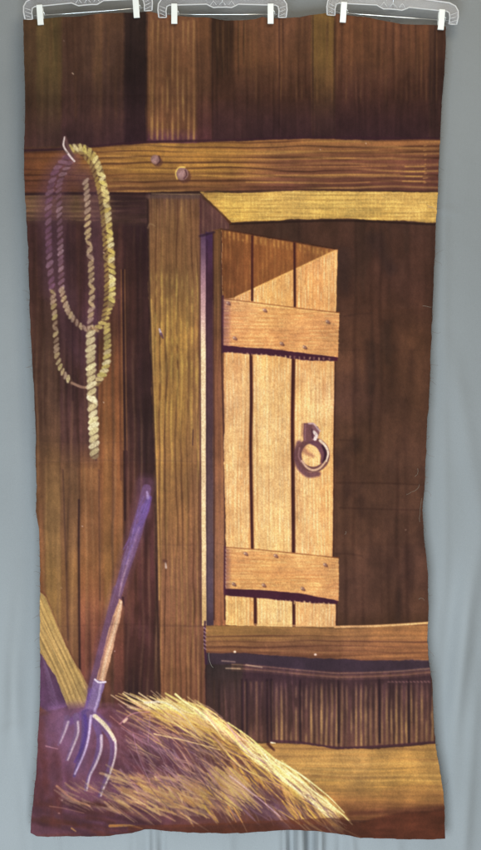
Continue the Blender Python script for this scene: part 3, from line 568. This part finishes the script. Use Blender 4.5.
    rope([(111.5, 300), (106, 318), (98, 328), (92, 331)], 5.6, [YE, C(190, 160, 110)], .85, .8, 5.6, base=C(128, 96, 62), ba=.7)
    stroke([(74, 150), (84, 150), (94, 160), (101, 176), (106, 200)], 9, 7, C(150, 124, 74), .85, 2, label=L_ROPE)
    rope([(72, 149), (82, 149), (92, 155), (99, 168), (104, 186), (107, 206), (109, 226), (111, 254), (112, 280), (111.5, 304)], 6.6, [YE, YP, C(200, 176, 100), C(228, 210, 140)], .95, .95, 5.6, base=C(150, 126, 80), ba=.9, flip=.3)
    rope([(82, 154), (91, 164), (97, 180), (101, 200), (104, 226), (106, 256), (107, 290), (104, 318)], 4.2, [C(190, 164, 84), C(170, 142, 86)], .75, .7, 5.6, base=C(104, 76, 54), ba=.5)
    rope([(91, 334), (91, 352), (91.5, 380), (92, 395), (93.5, 420), (94.5, 455)], 8.4, [YP, C(232, 220, 172), C(212, 198, 146)], .95, .98, 7.4, base=C(150, 128, 92), ba=.9)
    stroke([(66, 138), (68, 146), (73, 157)], 2.6, 3.6, C(112, 78, 72), .95, 1.2, label=L_NAIL); stroke([(65.2, 138), (64.4, 147), (70, 156), (75, 162)], 1.2, 1.8, C(226, 208, 190), .95, 1, wm=2.2, label=L_NAIL)
    stroke([(61.5, 144), (64, 150), (68, 154)], 1.2, 1.2, C(60, 38, 36), .6, 1.4)
    stroke([(104, 253), (104.6, 253.4)], 1.4, 1.4, C(220, 190, 150), .7, 1)
    # ---- wear, folds and the nap of the velvet
    for y, x0, x1 in ((462, 40, 205), (545, 200, 226), (441, 40, 140), (626, 60, 205), (350, 336, 428), (300, 30, 150)):
        stroke([(x0, y + u(-1, 1)), ((x0 + x1) / 2, y + u(-2, 2)), (x1, y + u(-1, 1))], 1.0, 1.0, C(60, 38, 34), .12, 1.2)
    for q in range(10):
        x, y = u(34, 425), u(40, 815); stroke([(x, y), (x + u(-.6, .6), y + u(-.6, .6))], u(.7, 1.2), .7, C(226, 206, 180), u(.25, .6), .8)
    gain = np.ones((PH, PW, 3), np.float32)
    v = GY[..., None]
    def G(labels, g): gain[np.isin(LAB, labels)] = g
    G([L_UPPER], (1.02, 1.06, 1.08)); G([L_LEDGE], (1.06, 1.06, 1.12)); G([L_BEAM], (1.1, 1.12, 1.16)); G([L_LINTEL], (1.1, 1.15, 1.26)); G([L_POST], (1.08, 1.15, 1.16)); G([L_OPEN], (.98, .94, .93))
    G([L_SILL], (1.15, 1.18, 1.2)); G([L_SLATS], (1.32, 1.32, 1.38)); G([L_FLOOR], (1.16, 1.24, 1.36)); G([L_HEM], (.9, .94, 1.08)); G([L_BOLT1, L_BOLT2], (1.1, 1.1, 1.1))
    wl = LAB == L_WALL
    for k, (a, b) in enumerate(((1.03, 1.14), (1.07, 1.18), (1.08, 1.28))): gain[..., k][wl] = np.interp(GY, (330, 480), (a, b))[wl]
    dk = IMG.mean(2) < .24      # the darkest strokes stay dark
    gain[dk] = 1 + (gain[dk] - 1) * .4
    for _ in range(3):
        gain = (gain + np.roll(gain, 1, 0) + np.roll(gain, -1, 0)) / 3; gain = (gain + np.roll(gain, 1, 1) + np.roll(gain, -1, 1)) / 3
    gup = np.interp(GY, (100, 118, 138), (0, 1, 1)) * (LAB == L_UPPER); gain *= (1 + .12 * gup)[..., None]
    IMG[:] = IMG * gain
    IMG[:] *= (1 + (fbm(GX, GY, 16, 22, 211, 4) - .5) * .24)[..., None]
    L = IMG.mean(2, keepdims=True)
    n1 = noise(GX, GY, .8, .8, 201)[..., None] - .5; n2 = noise(GX, GY, 1.1, 2.4, 203)[..., None] - .5; n3 = fbm(GX, GY, 5, 5, 205)[..., None] - .5
    IMG[:] = IMG * (1 + n1 * (.05 + .30 * L ** 2 * (1 - .6 * (LAB == L_STRAW)[..., None])) + n2 * .05 + n3 * .10)
    IMG[..., 2] *= 1.05 + (fbm(GX, GY, 60, 60, 207) - .5) * .14
    gray = IMG @ np.array((.3, .59, .11), np.float32)
    sat = np.interp(gray, (.15, .45, .7), (.84, .88, 1.0))[..., None]
    sat = np.where(np.isin(LAB, (L_HANDLE, L_HEAD))[..., None], .74, sat); sat = np.where((LAB == L_OPEN)[..., None], 1.04, sat); sat = np.where((LAB == L_STRAW)[..., None] & (gray > .5)[..., None], 1.12, sat)
    IMG[:] = gray[..., None] + (IMG - gray[..., None]) * sat
    IMG[:] = np.interp(IMG, (0, .15, .25, .36, .5, .65, .85, 1), (0, .122, .212, .322, .476, .645, .875, 1))
    IMG[:] = np.clip(IMG, .02, .99)
# ---------------------------------------------------------------- materials
def mat(name):
    m = bpy.data.materials.new(name); m.use_nodes = True
    return m, m.node_tree.nodes, m.node_tree.links, m.node_tree.nodes['Principled BSDF']

def velvet_mat():
    m, N, L, b = mat('painted_velvet')
    a = N.new('ShaderNodeAttribute'); a.attribute_name = 'paint'
    tc = N.new('ShaderNodeTexCoord')
    mp = N.new('ShaderNodeMapping'); mp.inputs['Scale'].default_value = (1, 1, .35); L.new(tc.outputs['Object'], mp.inputs[0])
    n = N.new('ShaderNodeTexNoise'); n.inputs['Scale'].default_value = 900; n.inputs['Detail'].default_value = 2; L.new(mp.outputs[0], n.inputs[0])
    r = N.new('ShaderNodeMapRange'); r.inputs[1].default_value = .3; r.inputs[2].default_value = .7; r.inputs[3].default_value = .9; r.inputs[4].default_value = 1.1; L.new(n.outputs[0], r.inputs[0])
    mx = N.new('ShaderNodeMix'); mx.data_type = 'RGBA'; mx.blend_type = 'MULTIPLY'; mx.inputs[0].default_value = 1
    L.new(a.outputs['Color'], mx.inputs[6]); L.new(r.outputs[0], mx.inputs[7]); L.new(mx.outputs[2], b.inputs['Base Color'])
    n2 = N.new('ShaderNodeTexNoise'); n2.inputs['Scale'].default_value = 60; n2.inputs['Detail'].default_value = 5; L.new(tc.outputs['Object'], n2.inputs[0])
    bp = N.new('ShaderNodeBump'); bp.inputs['Strength'].default_value = .25; bp.inputs['Distance'].default_value = .003
    L.new(n2.outputs[0], bp.inputs['Height']); L.new(bp.outputs[0], b.inputs['Normal'])
    b.inputs['Roughness'].default_value = .9; b.inputs['Specular IOR Level'].default_value = .08
    b.inputs['Sheen Weight'].default_value = .04; b.inputs['Sheen Roughness'].default_value = .4
    return m

def plain(name, col, rough=.8, spec=.3, noise_scale=None, amt=.1, bump=0, **kw):
    m, N, L, b = mat(name)
    b.inputs['Base Color'].default_value = (*col, 1); b.inputs['Roughness'].default_value = rough; b.inputs['Specular IOR Level'].default_value = spec
    if noise_scale:
        tc = N.new('ShaderNodeTexCoord'); n = N.new('ShaderNodeTexNoise'); n.inputs['Scale'].default_value = noise_scale; n.inputs['Detail'].default_value = 4
        L.new(tc.outputs['Object'], n.inputs[0]); cr = N.new('ShaderNodeValToRGB')
        cr.color_ramp.elements[0].position = .3; cr.color_ramp.elements[1].position = .7
        cr.color_ramp.elements[0].color = (*[c * (1 - amt) for c in col], 1); cr.color_ramp.elements[1].color = (*[min(1, c * (1 + amt)) for c in col], 1)
        L.new(n.outputs[0], cr.inputs[0]); L.new(cr.outputs[0], b.inputs['Base Color'])
        if bump:
            bp = N.new('ShaderNodeBump'); bp.inputs['Strength'].default_value = bump; bp.inputs['Distance'].default_value = .002
            L.new(n.outputs[0], bp.inputs['Height']); L.new(bp.outputs[0], b.inputs['Normal'])
    for k, v in kw.items(): b.inputs[k.replace('_', ' ')].default_value = v
    return m

def curtain_mat():
    m, N, L, b = mat('grey_cotton')
    tc = N.new('ShaderNodeTexCoord')
    n = N.new('ShaderNodeTexNoise'); n.inputs['Scale'].default_value = 2.2; n.inputs['Detail'].default_value = 3; L.new(tc.outputs['Object'], n.inputs[0])
    cr = N.new('ShaderNodeValToRGB'); cr.color_ramp.elements[0].position = .3; cr.color_ramp.elements[1].position = .7
    cr.color_ramp.elements[0].color = (.258, .264, .272, 1); cr.color_ramp.elements[1].color = (.292, .299, .309, 1)
    L.new(n.outputs[0], cr.inputs[0])
    w = N.new('ShaderNodeTexNoise'); w.inputs['Scale'].default_value = 700; w.inputs['Detail'].default_value = 2; L.new(tc.outputs['Object'], w.inputs[0])
    r = N.new('ShaderNodeMapRange'); r.inputs[1].default_value = .3; r.inputs[2].default_value = .7; r.inputs[3].default_value = .94; r.inputs[4].default_value = 1.06; L.new(w.outputs[0], r.inputs[0])
    mx = N.new('ShaderNodeMix'); mx.data_type = 'RGBA'; mx.blend_type = 'MULTIPLY'; mx.inputs[0].default_value = 1
    L.new(cr.outputs[0], mx.inputs[6]); L.new(r.outputs[0], mx.inputs[7]); L.new(mx.outputs[2], b.inputs['Base Color'])
    n2 = N.new('ShaderNodeTexNoise'); n2.inputs['Scale'].default_value = 9; n2.inputs['Detail'].default_value = 6; L.new(tc.outputs['Object'], n2.inputs[0])
    bp = N.new('ShaderNodeBump'); bp.inputs['Strength'].default_value = .3; bp.inputs['Distance'].default_value = .01
    L.new(n2.outputs[0], bp.inputs['Height']); L.new(bp.outputs[0], b.inputs['Normal'])
    b.inputs['Roughness'].default_value = .9; b.inputs['Specular IOR Level'].default_value = .1
    return m

VELVET = velvet_mat(); CURTAIN = curtain_mat()
CLEAR = plain('clear_plastic', (.98, .96, 1.0), .22, .5, Transmission_Weight=.92, IOR=1.25)
CLEARRIM = plain('clear_plastic_edge', (.97, .95, .97), .3, .6, Transmission_Weight=.35, IOR=1.4)
WHITE = plain('white_clip_plastic', (.93, .94, .93), .35, .5, 40, .02)
STEEL = plain('bright_steel', (.85, .86, .87), .25, .5, 60, .04, Metallic=1.0)
THREAD = plain('brown_thread', (.16, .09, .06), .9, .1, 30, .4)
THREADW = plain('pale_thread', (.36, .31, .25), .9, .1, 30, .2)
LINING = plain('cloth_back', (.20, .13, .09), .95, .05, 200, .15)

# ---------------------------------------------------------------- object helpers
def obj_from(name, verts, faces, material, parent=None, smooth=True):
    me = bpy.data.meshes.new(name); me.from_pydata([tuple(v) for v in verts], [], faces); me.update()
    if smooth: me.shade_smooth()
    me.materials.append(material)
    o = bpy.data.objects.new(name, me); COL.objects.link(o); o.parent = parent
    return o
def from_bm(name, bm, material, parent=None, smooth=True):
    me = bpy.data.meshes.new(name); bmesh.ops.recalc_face_normals(bm, faces=bm.faces); bm.to_mesh(me); bm.free()
    if smooth: me.shade_smooth()
    me.materials.append(material)
    o = bpy.data.objects.new(name, me); COL.objects.link(o); o.parent = parent
    return o
def empty(name, loc, parent=None):
    o = bpy.data.objects.new(name, None); COL.objects.link(o); o.location = loc; o.parent = parent; o.empty_display_size = .05
    return o
def tube(bm, pts, r, seg=8, r1=None):
    pts = [Vector(p) for p in pts]; rings = []
    for i, p in enumerate(pts):
        t = (pts[min(i + 1, len(pts) - 1)] - pts[max(i - 1, 0)]).normalized()
        a = t.cross(Vector((0, 1, 0)));  a = a if a.length > .05 else t.cross(Vector((1, 0, 0)))
        a.normalize(); b = t.cross(a).normalized(); rr = r if r1 is None else r + (r1 - r) * i / (len(pts) - 1)
        rings.append([bm.verts.new(p + a * rr * math.cos(2 * math.pi * k / seg) + b * rr * math.sin(2 * math.pi * k / seg)) for k in range(seg)])
    for A, B in zip(rings[:-1], rings[1:]):
        for k in range(seg): bm.faces.new((A[k], A[(k + 1) % seg], B[(k + 1) % seg], B[k]))
    bm.faces.new(rings[0][::-1]); bm.faces.new(rings[-1])
def box(bm, x0, x1, y0, y1, z0, z1, bev=0):
    r = bmesh.ops.create_cube(bm, size=1); vs = r['verts']
    for v in vs: v.co = Vector(((x0 + x1) / 2 + v.co.x * (x1 - x0), (y0 + y1) / 2 + v.co.y * (y1 - y0), (z0 + z1) / 2 + v.co.z * (z1 - z0)))
    if bev:
        es = list({e for v in vs for e in v.link_edges}); bmesh.ops.bevel(bm, geom=es, offset=bev, segments=2, affect='EDGES', profile=.6)

# ---------------------------------------------------------------- the grey curtain behind
def curtain_depth(x, y):        # x, y in drawing units; metres behind the painted cloth
    d = 0.052 + .009 * math.sin(x / 95 + .6) + .006 * math.sin(x / 41 + y / 900)
    def ridge(x0, y0, x1, y1, w, h, fade=60):
        nonlocal d
        ex, ey = x1 - x0, y1 - y0; L2 = ex * ex + ey * ey; t = ((x - x0) * ex + (y - y0) * ey) / L2
        tc = min(1, max(0, t)); dx = x - x0 - tc * ex; dy = y - y0 - tc * ey
        if t < 0 or t > 1: dd = math.hypot(dx, dy)
        else: dd = abs(dx * ey - dy * ex) / math.sqrt(L2)
        env = min(1, (min(tc, 1 - tc) * math.sqrt(L2) / fade + .05))
        d -= 1.35 * h * env * math.exp(-(dd / w) ** 2)
    for r in ((486, 500, 448, 760, 12, .010), (470, 560, 452, 850, 9, .007), (480, 660, 462, 900, 8, .008), (446, 120, 447, 620, 5, .003), (18, 560, 4, 800, 9, .008), (6, 640, 30, 900, 8, .006),
              (10, 300, 16, 520, 10, .004), (300, 780, 304, 960, 5, .022), (322, 790, 319, 960, 4, .020), (284, 800, 287, 960, 3.5, .015), (350, 812, 362, 950, 4, .010), (152, 800, 156, 960, 3, .012), (134, 815, 130, 960, 5, .010), (400, 820, 396, 960, 6, .008),
              (-10, 742, 30, 722, 5, .003, 20), (230, 800, 226, 960, 6, .006), (62, 820, 60, 960, 5, .007), (450, 330, 490, 560, 10, .006), (466, 210, 430, 206, 2.5, .002, 12)):
        ridge(*r)
    for r in ((311, 790, 312, 960, 4, -.016), (292, 800, 293, 960, 3, -.012), (341, 815, 344, 960, 4, -.010), (162, 815, 161, 960, 3, -.010), (146, 815, 146, 960, 3, -.008), (460, 560, 440, 760, 9, -.006)):
        ridge(*r)
    return d
xs = np.concatenate([np.arange(-330, -30, 15), np.arange(-30, 512, 2.6), np.arange(512, 830, 15)]); ys = np.concatenate([np.arange(-420, -40, 20), np.arange(-40, 900, 4.0), np.arange(900, 1050, 20), [1052]])
vv = []; nx = len(xs)
for y in ys:
    for x in xs: vv.append(P3(x, y, curtain_depth(x, min(y, 960)) + .004 * mnoise.noise(Vector((x / 30, y / 120, 0)))))
ff = [(j * nx + i, j * nx + i + 1, (j + 1) * nx + i + 1, (j + 1) * nx + i) for j in range(len(ys) - 1) for i in range(nx - 1)]
cur = obj_from('backdrop_curtain', vv, ff, CURTAIN)
sol = cur.modifiers.new('thickness', 'SOLIDIFY'); sol.thickness = .0015; sol.offset = 1
cur['label'] = 'plain grey-blue cotton curtain hanging behind the painted cloth'; cur['category'] = 'curtain'

# ---------------------------------------------------------------- the painted cloth
paint()
LE = [(12, 23), (60, 24.5), (100, 26), (150, 24.5), (200, 26), (250, 29), (300, 30), (350, 32), (400, 35), (425, 36), (460, 36), (490, 37), (512, 36), (530, 39.5), (560, 40), (650, 40), (700, 40.5), (740, 38), (775, 36), (800, 33.5), (820, 31), (840, 31)]
RE = [(12, 446), (60, 445), (100, 442), (150, 439), (190, 438), (222, 436), (300, 433), (350, 431), (400, 429), (425, 427), (460, 425.5), (480, 425), (510, 422), (540, 424), (570, 427.5), (600, 428), (640, 427), (660, 428), (680, 431.5), (740, 434.5), (780, 441), (800, 443.5), (840, 444.5)]
TE = [(20, 20.5), (24, 20), (45, 19), (60, 18), (80, 17), (95, 15), (120, 13), (135, 12.5), (150, 11.5), (160, 14), (170, 15), (190, 17), (210, 18), (225, 20.5), (240, 20.5), (255, 19), (262, 16.5), (270, 18), (290, 17.5), (300, 17), (310, 15), (325, 13), (338, 13.5), (350, 15.5), (365, 17), (380, 20), (390, 22), (400, 24), (415, 25), (437, 25), (447, 26.5)]
BE = [(30, 833), (36, 836), (60, 836.5), (110, 836), (132, 833), (150, 829), (165, 831), (200, 833), (240, 833.5), (270, 831), (290, 829), (310, 830), (330, 832), (345, 834), (360, 837.5), (400, 838.5), (445, 838)]
pi = lambda T, v: np.interp(v, [a for a, b in T], [b for a, b in T])
NXC, NYC = 700, 1368
sg = np.linspace(0, 1, NXC)[None, :]; tg = np.linspace(0, 1, NYC)[:, None]
one = np.ones((NYC, NXC))
yy = (14 + tg * 822) * one
rag = lambda v, sd: (fbm(v, np.zeros_like(v) + sd, 7, 1, 300 + sd, 3) - .5) * 1.6
for it in range(3):
    xl = pi(LE, yy) + rag(yy, 1); xr = pi(RE, yy) + rag(yy, 2)
    xx = xl + (xr - xl) * sg
    yt = pi(TE, xx) + rag(xx, 3) * .6; yb = pi(BE, xx) + rag(xx, 4)
    yy = yt + (yb - yt) * tg
def cloth_depth(x, y):
    d = -.004 * np.sin(x / 62 + 1.0) * np.exp(-(y / 240)) - .0035 * np.sin(x / 88 + y / 300) - .003 * np.sin(y / 130 + x / 200)
    for x0, w, a in ((36, 14, .004), (131, 14, .004), (175, 14, .004), (271, 14, .004), (342, 14, .004), (441, 14, .004)):
        d = d + a * np.exp(-((x - x0) / w) ** 2 - (y / 90) ** 2)
    for y0, sl, x0, x1, a in ((462, .01, 30, 300, .0010), (545, .004, 60, 430, -.0008), (626, .006, 30, 300, -.0007), (312, -.02, 220, 440, .0008), (484, .01, 300, 430, -.0010), (735, .0, 30, 240, .0006), (95, 0, 30, 440, .0006)):
        e = np.clip((x - x0) / 30, 0, 1) * np.clip((x1 - x) / 30, 0, 1)
        d = d + 1.7 * a * e * np.exp(-((y - y0 - sl * (x - x0)) / 2.6) ** 2)
    for x0, y0, y1, a in ((338, 560, 800, -.0012), (191, 540, 830, -.0008), (156, 700, 836, -.0008), (118, 200, 520, .0008)):
        e = np.clip((y - y0) / 50, 0, 1) * np.clip((y1 - y) / 50, 0, 1)
        d = d + 1.7 * a * e * np.exp(-((x - x0) / 2.4) ** 2)
    d = d + (.0030 * (fbm(x, y, 46, 46, 310) - .5) * 2 + .0011 * (fbm(x, y, 12, 30, 320) - .5) * 2) + .0024 * np.sin(x / 19 + .8) * np.clip((y - 780) / 60, 0, 1)
    return d
dd = cloth_depth(xx, yy)
co = np.stack([(xx - 240.5) * S, dd, Z0 + (850 - yy) * S], -1).astype(np.float32)
# read the paint at every vertex, and take it back from what the lamps show to the paint itself
fx = np.clip(xx * SS - .5, 0, PW - 1.01); fy = np.clip(yy * SS - .5, 0, PH - 1.01)
ix = fx.astype(int); iy = fy.astype(int); ax = (fx - ix)[..., None]; ay = (fy - iy)[..., None]
pc = (IMG[iy, ix] * (1 - ax) + IMG[iy, ix + 1] * ax) * (1 - ay) + (IMG[iy + 1, ix] * (1 - ax) + IMG[iy + 1, ix + 1] * ax) * ay
lin = np.where(pc <= .04045, pc / 12.92, ((pc + .055) / 1.055) ** 2.4)
E = np.stack([np.interp(yy, LV_, [e[k] for e in LE_]) for k in range(3)], -1)
lin = np.clip(lin / E, .002, .95)
rgba = np.concatenate([lin, np.ones(lin.shape[:2] + (1,))], -1).astype(np.float32)
labq = LAB[np.clip(((yy[:-1, :-1] + yy[1:, 1:]) / 2 * SS).astype(int), 0, PH - 1), np.clip(((xx[:-1, :-1] + xx[1:, 1:]) / 2 * SS).astype(int), 0, PW - 1)]
vid = np.arange(NXC * NYC).reshape(NYC, NXC)
quads = np.stack([vid[:-1, :-1], vid[1:, :-1], vid[1:, 1:], vid[:-1, 1:]], -1)
# surface normals of the whole sheet, so the parts meet without a seam
gu = np.gradient(co, axis=1); gv = np.gradient(co, axis=0); nr = np.cross(gv, gu); nr /= np.linalg.norm(nr, axis=-1, keepdims=True)
if nr[..., 1].mean() > 0: nr = -nr
def cloth_part(name, labels, parent):
    q = quads[np.isin(labq, labels)]
    if len(q) == 0: return None
    used, inv = np.unique(q.ravel(), return_inverse=True)
    me = bpy.data.meshes.new(name)
    me.vertices.add(len(used)); me.vertices.foreach_set('co', co.reshape(-1, 3)[used].ravel())
    me.loops.add(len(q) * 4); me.loops.foreach_set('vertex_index', inv.astype(np.int32).ravel())
    me.polygons.add(len(q)); me.polygons.foreach_set('loop_start', np.arange(0, len(q) * 4, 4, dtype=np.int32))
    me.update(calc_edges=True)
    at = me.color_attributes.new('paint', 'FLOAT_COLOR', 'POINT'); at.data.foreach_set('color', rgba.reshape(-1, 4)[used].ravel())
    me.shade_smooth(); me.normals_split_custom_set_from_vertices(nr.reshape(-1, 3)[used])
    me.materials.append(VELVET)
    o = bpy.data.objects.new(name, me); COL.objects.link(o); o.parent = parent
    return o
cloth = empty('painted_cloth', (0, 0, 0))
cloth['label'] = 'long brown velvet cloth painted with a barn door, rope and pitchfork, clipped to hangers'; cloth['category'] = 'painted backdrop'
def part(name, labels, parent=cloth, label=None):
    o = cloth_part(name, labels, parent)
    if label: o['label'] = label
    return o
part('wall_boards', [L_WALL], label='painted dark brown upright boards behind the rope')
part('upper_boards', [L_UPPER], label='painted dark boards along the top of the cloth')
part('crossbeam', [L_BEAM], label='painted horizontal brown beam with two bolt heads')
part('bolt_head', [L_BOLT1]); part('bolt_head', [L_BOLT2])
part('ledge', [L_LEDGE]); part('lintel', [L_LINTEL], label='painted yellow lintel over the door')
part('post', [L_POST], label='painted upright timber post left of the door')
part('door_frame', [L_FRAME], label='painted frame edge with a cream lit strip')
part('dark_opening', [L_OPEN], label='painted dark brown opening right of the door')
door = part('door', [L_PLANK1, L_PLANK2, L_PLANK3], label='painted sunlit plank door')
part('rail', [L_RAIL1], door); part('rail', [L_RAIL2], door); part('ring_handle', [L_RING], door, 'painted mauve iron ring handle')
part('sill', [L_SILL]); part('slats', [L_SLATS], label='painted dark slats with yellow lines below the sill')
part('floor_board', [L_FLOOR]); part('hem', [L_HEM], label='rust brown bottom edge of the cloth')
part('brace', [L_BRACE], label='painted slanting yellow timber at lower left')
fork = part('pitchfork', [L_HEAD], label='painted violet pitchfork with curved tines')
part('handle', [L_HANDLE], fork)
part('straw', [L_STRAW], label='painted heap of yellow straw')
part('rope', [L_ROPE], label='painted coiled golden rope'); part('nail', [L_NAIL])
# the back of the cloth: a lining sheet and the cut edge, so the cloth has a thickness
bj = np.unique(np.concatenate([np.arange(0, NYC, 12), [NYC - 1]])); bi = np.unique(np.concatenate([np.arange(0, NXC, 12), [NXC - 1]]))
back = co[np.ix_(bj, bi)].copy(); back[..., 1] += .0035
nb = len(bi); bv = [tuple(p) for p in back.reshape(-1, 3)]
bf = [(j * nb + i, j * nb + i + 1, (j + 1) * nb + i + 1, (j + 1) * nb + i) for j in range(len(bj) - 1) for i in range(nb - 1)]
loop = [(0, i) for i in bi] + [(j, NXC - 1) for j in bj[1:]] + [(NYC - 1, i) for i in bi[::-1][1:]] + [(j, 0) for j in bj[::-1][1:-1]]
base = len(bv)
for j, i in loop:
    p = co[j, i]; bv += [tuple(p), (p[0], p[1] + .0035, p[2])]
for k in range(len(loop)):
    a = base + 2 * k; b_ = base + 2 * ((k + 1) % len(loop)); bf.append((a, b_, b_ + 1, a + 1))
obj_from('lining', bv, bf, LINING, cloth, False)
# frayed threads along the cut edges and pale lint on the face
rnd = random.Random(5)
bm = bmesh.new()
def thread(bm, x, y, ang, ln, r, curl, dep=-.001):
    pts = []; a = ang
    for k in range(7):
        pts.append(P3(x, y, dep - .0006 * k)); x += math.cos(a) * ln / 6; y += math.sin(a) * ln / 6; a += curl + rnd.uniform(-.3, .3)
    tube(bm, pts, r, 4, r * .6)
for k in range(280):
    t = rnd.random(); y = 22 + t * 810
    if rnd.random() < .5: thread(bm, float(pi(LE, y)) + .6, y, math.pi + rnd.uniform(-1.2, 1.2), rnd.uniform(1.5, 5 if rnd.random() < .85 else 11), .0003, rnd.uniform(-.4, .4), 0)
    else: thread(bm, float(pi(RE, y)) - .6, y, rnd.uniform(-1.2, 1.2), rnd.uniform(1.5, 5 if rnd.random() < .85 else 11), .0003, rnd.uniform(-.4, .4), 0)
for k in range(60):
    x = rnd.uniform(26, 444); thread(bm, x, float(pi(TE, x)) + .5, -math.pi / 2 + rnd.uniform(-.8, .8), rnd.uniform(1, 3), .0002, 0, 0)
    x = rnd.uniform(34, 442); thread(bm, x, float(pi(BE, x)) - .5, math.pi / 2 + rnd.uniform(-.9, .9), rnd.uniform(1, 4), .0002, 0, 0)
from_bm('frayed_edge', bm, THREAD, cloth)['kind'] = 'stuff'
for (x, y, a, ln, c, r) in ((209, 652, 1.6, 16, -.28, .0005), (417, 468, 1.4, 10, .1, .0003), (419, 484, 1.9, 18, .05, .0003), (421, 498, 1.7, 24, -.06, .0003), (422, 306, 0.1, 9, -.03, .00035), (418, 599, -.8, 7, .4, .0003), (345, 531, .8, 4, .5, .0003),
                            (426, 205, .6, 10, .05, .0003), (427, 208, -.1, 13, .2, .0003)):
    bm = bmesh.new(); thread(bm, x, y, a, ln, r, c, -.006 - (.002 if x < 430 else 0))
    from_bm('loose_thread', bm, THREADW, cloth)

# ---------------------------------------------------------------- the three clear hangers with white clips
def make_hanger():
    root = empty('trouser_hanger', (0, 0, 0)); k = S
    def V(x, y, d=0): return Vector((x * k, d, -y * k))
    # outline of the moulded frame in drawing units, origin at the middle of the lower wire, y down
    outer = [(-63.5, 3.5), (-64.5, -4), (-64, -10), (-61, -14.5), (-55, -17.2), (-40, -18.2), (-20, -19.4), (-9, -20.6), (-4, -23.5)]
    inner = [(-56, 3.5), (-56.4, -3), (-55.5, -7.5), (-53, -8.8), (-38, -9.2), (-16, -9.8), (-12.5, -8.0), (-9, -6.4), (-4, -6.8)]
    outer += [(-x, y) for x, y in outer[::-1]]; inner += [(-x, y) for x, y in inner[::-1]]
    bm = bmesh.new(); t = .0016
    Fo = [bm.verts.new(V(x, y, -t)) for x, y in outer]; Fi = [bm.verts.new(V(x, y, -t)) for x, y in inner]
    Bo = [bm.verts.new(V(x, y, t)) for x, y in outer]; Bi = [bm.verts.new(V(x, y, t)) for x, y in inner]
    n = len(outer)
    for i in range(n - 1):
        bm.faces.new((Fo[i], Fo[i + 1], Fi[i + 1], Fi[i])); bm.faces.new((Bo[i], Bi[i], Bi[i + 1], Bo[i + 1]))
        bm.faces.new((Fo[i], Bo[i], Bo[i + 1], Fo[i + 1])); bm.faces.new((Fi[i], Fi[i + 1], Bi[i + 1], Bi[i]))
    for i in (0, n - 1): bm.faces.new((Fo[i], Fi[i], Bi[i], Bo[i]))
    from_bm('frame', bm, CLEAR, root, False)
    bm = bmesh.new()
    tube(bm, [V(x, y, -.0022) for x, y in outer], .0019, 8); tube(bm, [V(x, y, -.0022) for x, y in inner], .0017, 8)
    for s in (-1, 1):
        tube(bm, [V(s * 63.5, 3.5, -.0022), V(s * 56, 3.5, -.0022)], .0015, 8)
        for q in range(3): tube(bm, [V(s * 63, -8 + 3.6 * q, -.0024), V(s * 57, -5.5 + 3.6 * q, -.0024)], .0008, 6)
    for q in range(3): tube(bm, [V(-9 + 9 * q - 3, -9, -.0024), V(-9 + 9 * q, -13, -.0024), V(-9 + 9 * q + 3, -9, -.0024)], .0009, 6)
    from_bm('rim', bm, CLEARRIM, root)
    bm = bmesh.new(); tube(bm, [V(-61, 0), V(-20, .25), (V(20, .25)), V(61, 0)], .0013, 8); from_bm('wire', bm, STEEL, root)
    bm = bmesh.new(); hp = [V(0, -8), V(0, -30)]
    for a in np.linspace(math.pi * .5, -math.pi * .95, 18): hp.append(V(-9 * math.cos(a), -39 + 9 * math.sin(a)))
    tube(bm, hp, .0016, 8); from_bm('hook', bm, STEEL, root)
    for s in (-1, 1):
        bm = bmesh.new(); cx = 48 * s
        box(bm, (cx - 3.0) * k, (cx + 3.0) * k, -.010, -.0062, -10.5 * k, 9.5 * k, .0012)        # front jaw
        box(bm, (cx - 3.0) * k, (cx + 3.0) * k, .0050, .0085, -10.5 * k, 8.5 * k, .0012)         # back jaw
        box(bm, (cx - 2.6) * k, (cx + 2.6) * k, -.0062, .0050, -2.2 * k, 2.2 * k, .0010)         # pivot block round the wire
        box(bm, (cx - 3.0) * k, (cx + 3.0) * k, -.0062, -.0035, -10.3 * k, -8.2 * k, .0006)      # lip that grips the cloth
        c = from_bm('clip', bm, WHITE, root, False)
        bm = bmesh.new(); tube(bm, [Vector(((cx + 2.9) * k, -.008, 2.6 * k)), Vector(((cx + 4.3) * k, -.004, 1.6 * k)), Vector(((cx + 4.3) * k, .004, -.8 * k)), Vector(((cx + 3.0) * k, .007, -2 * k))], .0011, 8)
        from_bm('spring', bm, STEEL, c)
    return root
def kids(o): return [c for c in COL.objects if c.parent == o]
def copy_tree(o, parent=None):
    c = o.copy(); COL.objects.link(c); c.parent = parent
    for ch in kids(o): copy_tree(ch, c)
    return c
h0 = make_hanger()
for i, (x, y, rot, sc_, lab) in enumerate(((88.5, 11.8, 4.2, 1.0, 'clear plastic clip hanger tilted up to the right over the top left corner'),
                                          (222.5, 14.2, 0.0, 1.0, 'clear plastic clip hanger hanging level in the middle of the top edge'),
                                          (392, 16.4, -4.3, 1.02, 'clear plastic clip hanger sloping down to the right over the top right corner'))):
    h = h0 if i == 0 else copy_tree(h0)
    h.location = P3(x, y, 0.0); h.rotation_euler = (0, math.radians(-rot), 0); h.scale = (sc_,) * 3
    h['label'] = lab; h['category'] = 'hanger'; h['group'] = 'clear hangers along the top of the cloth'
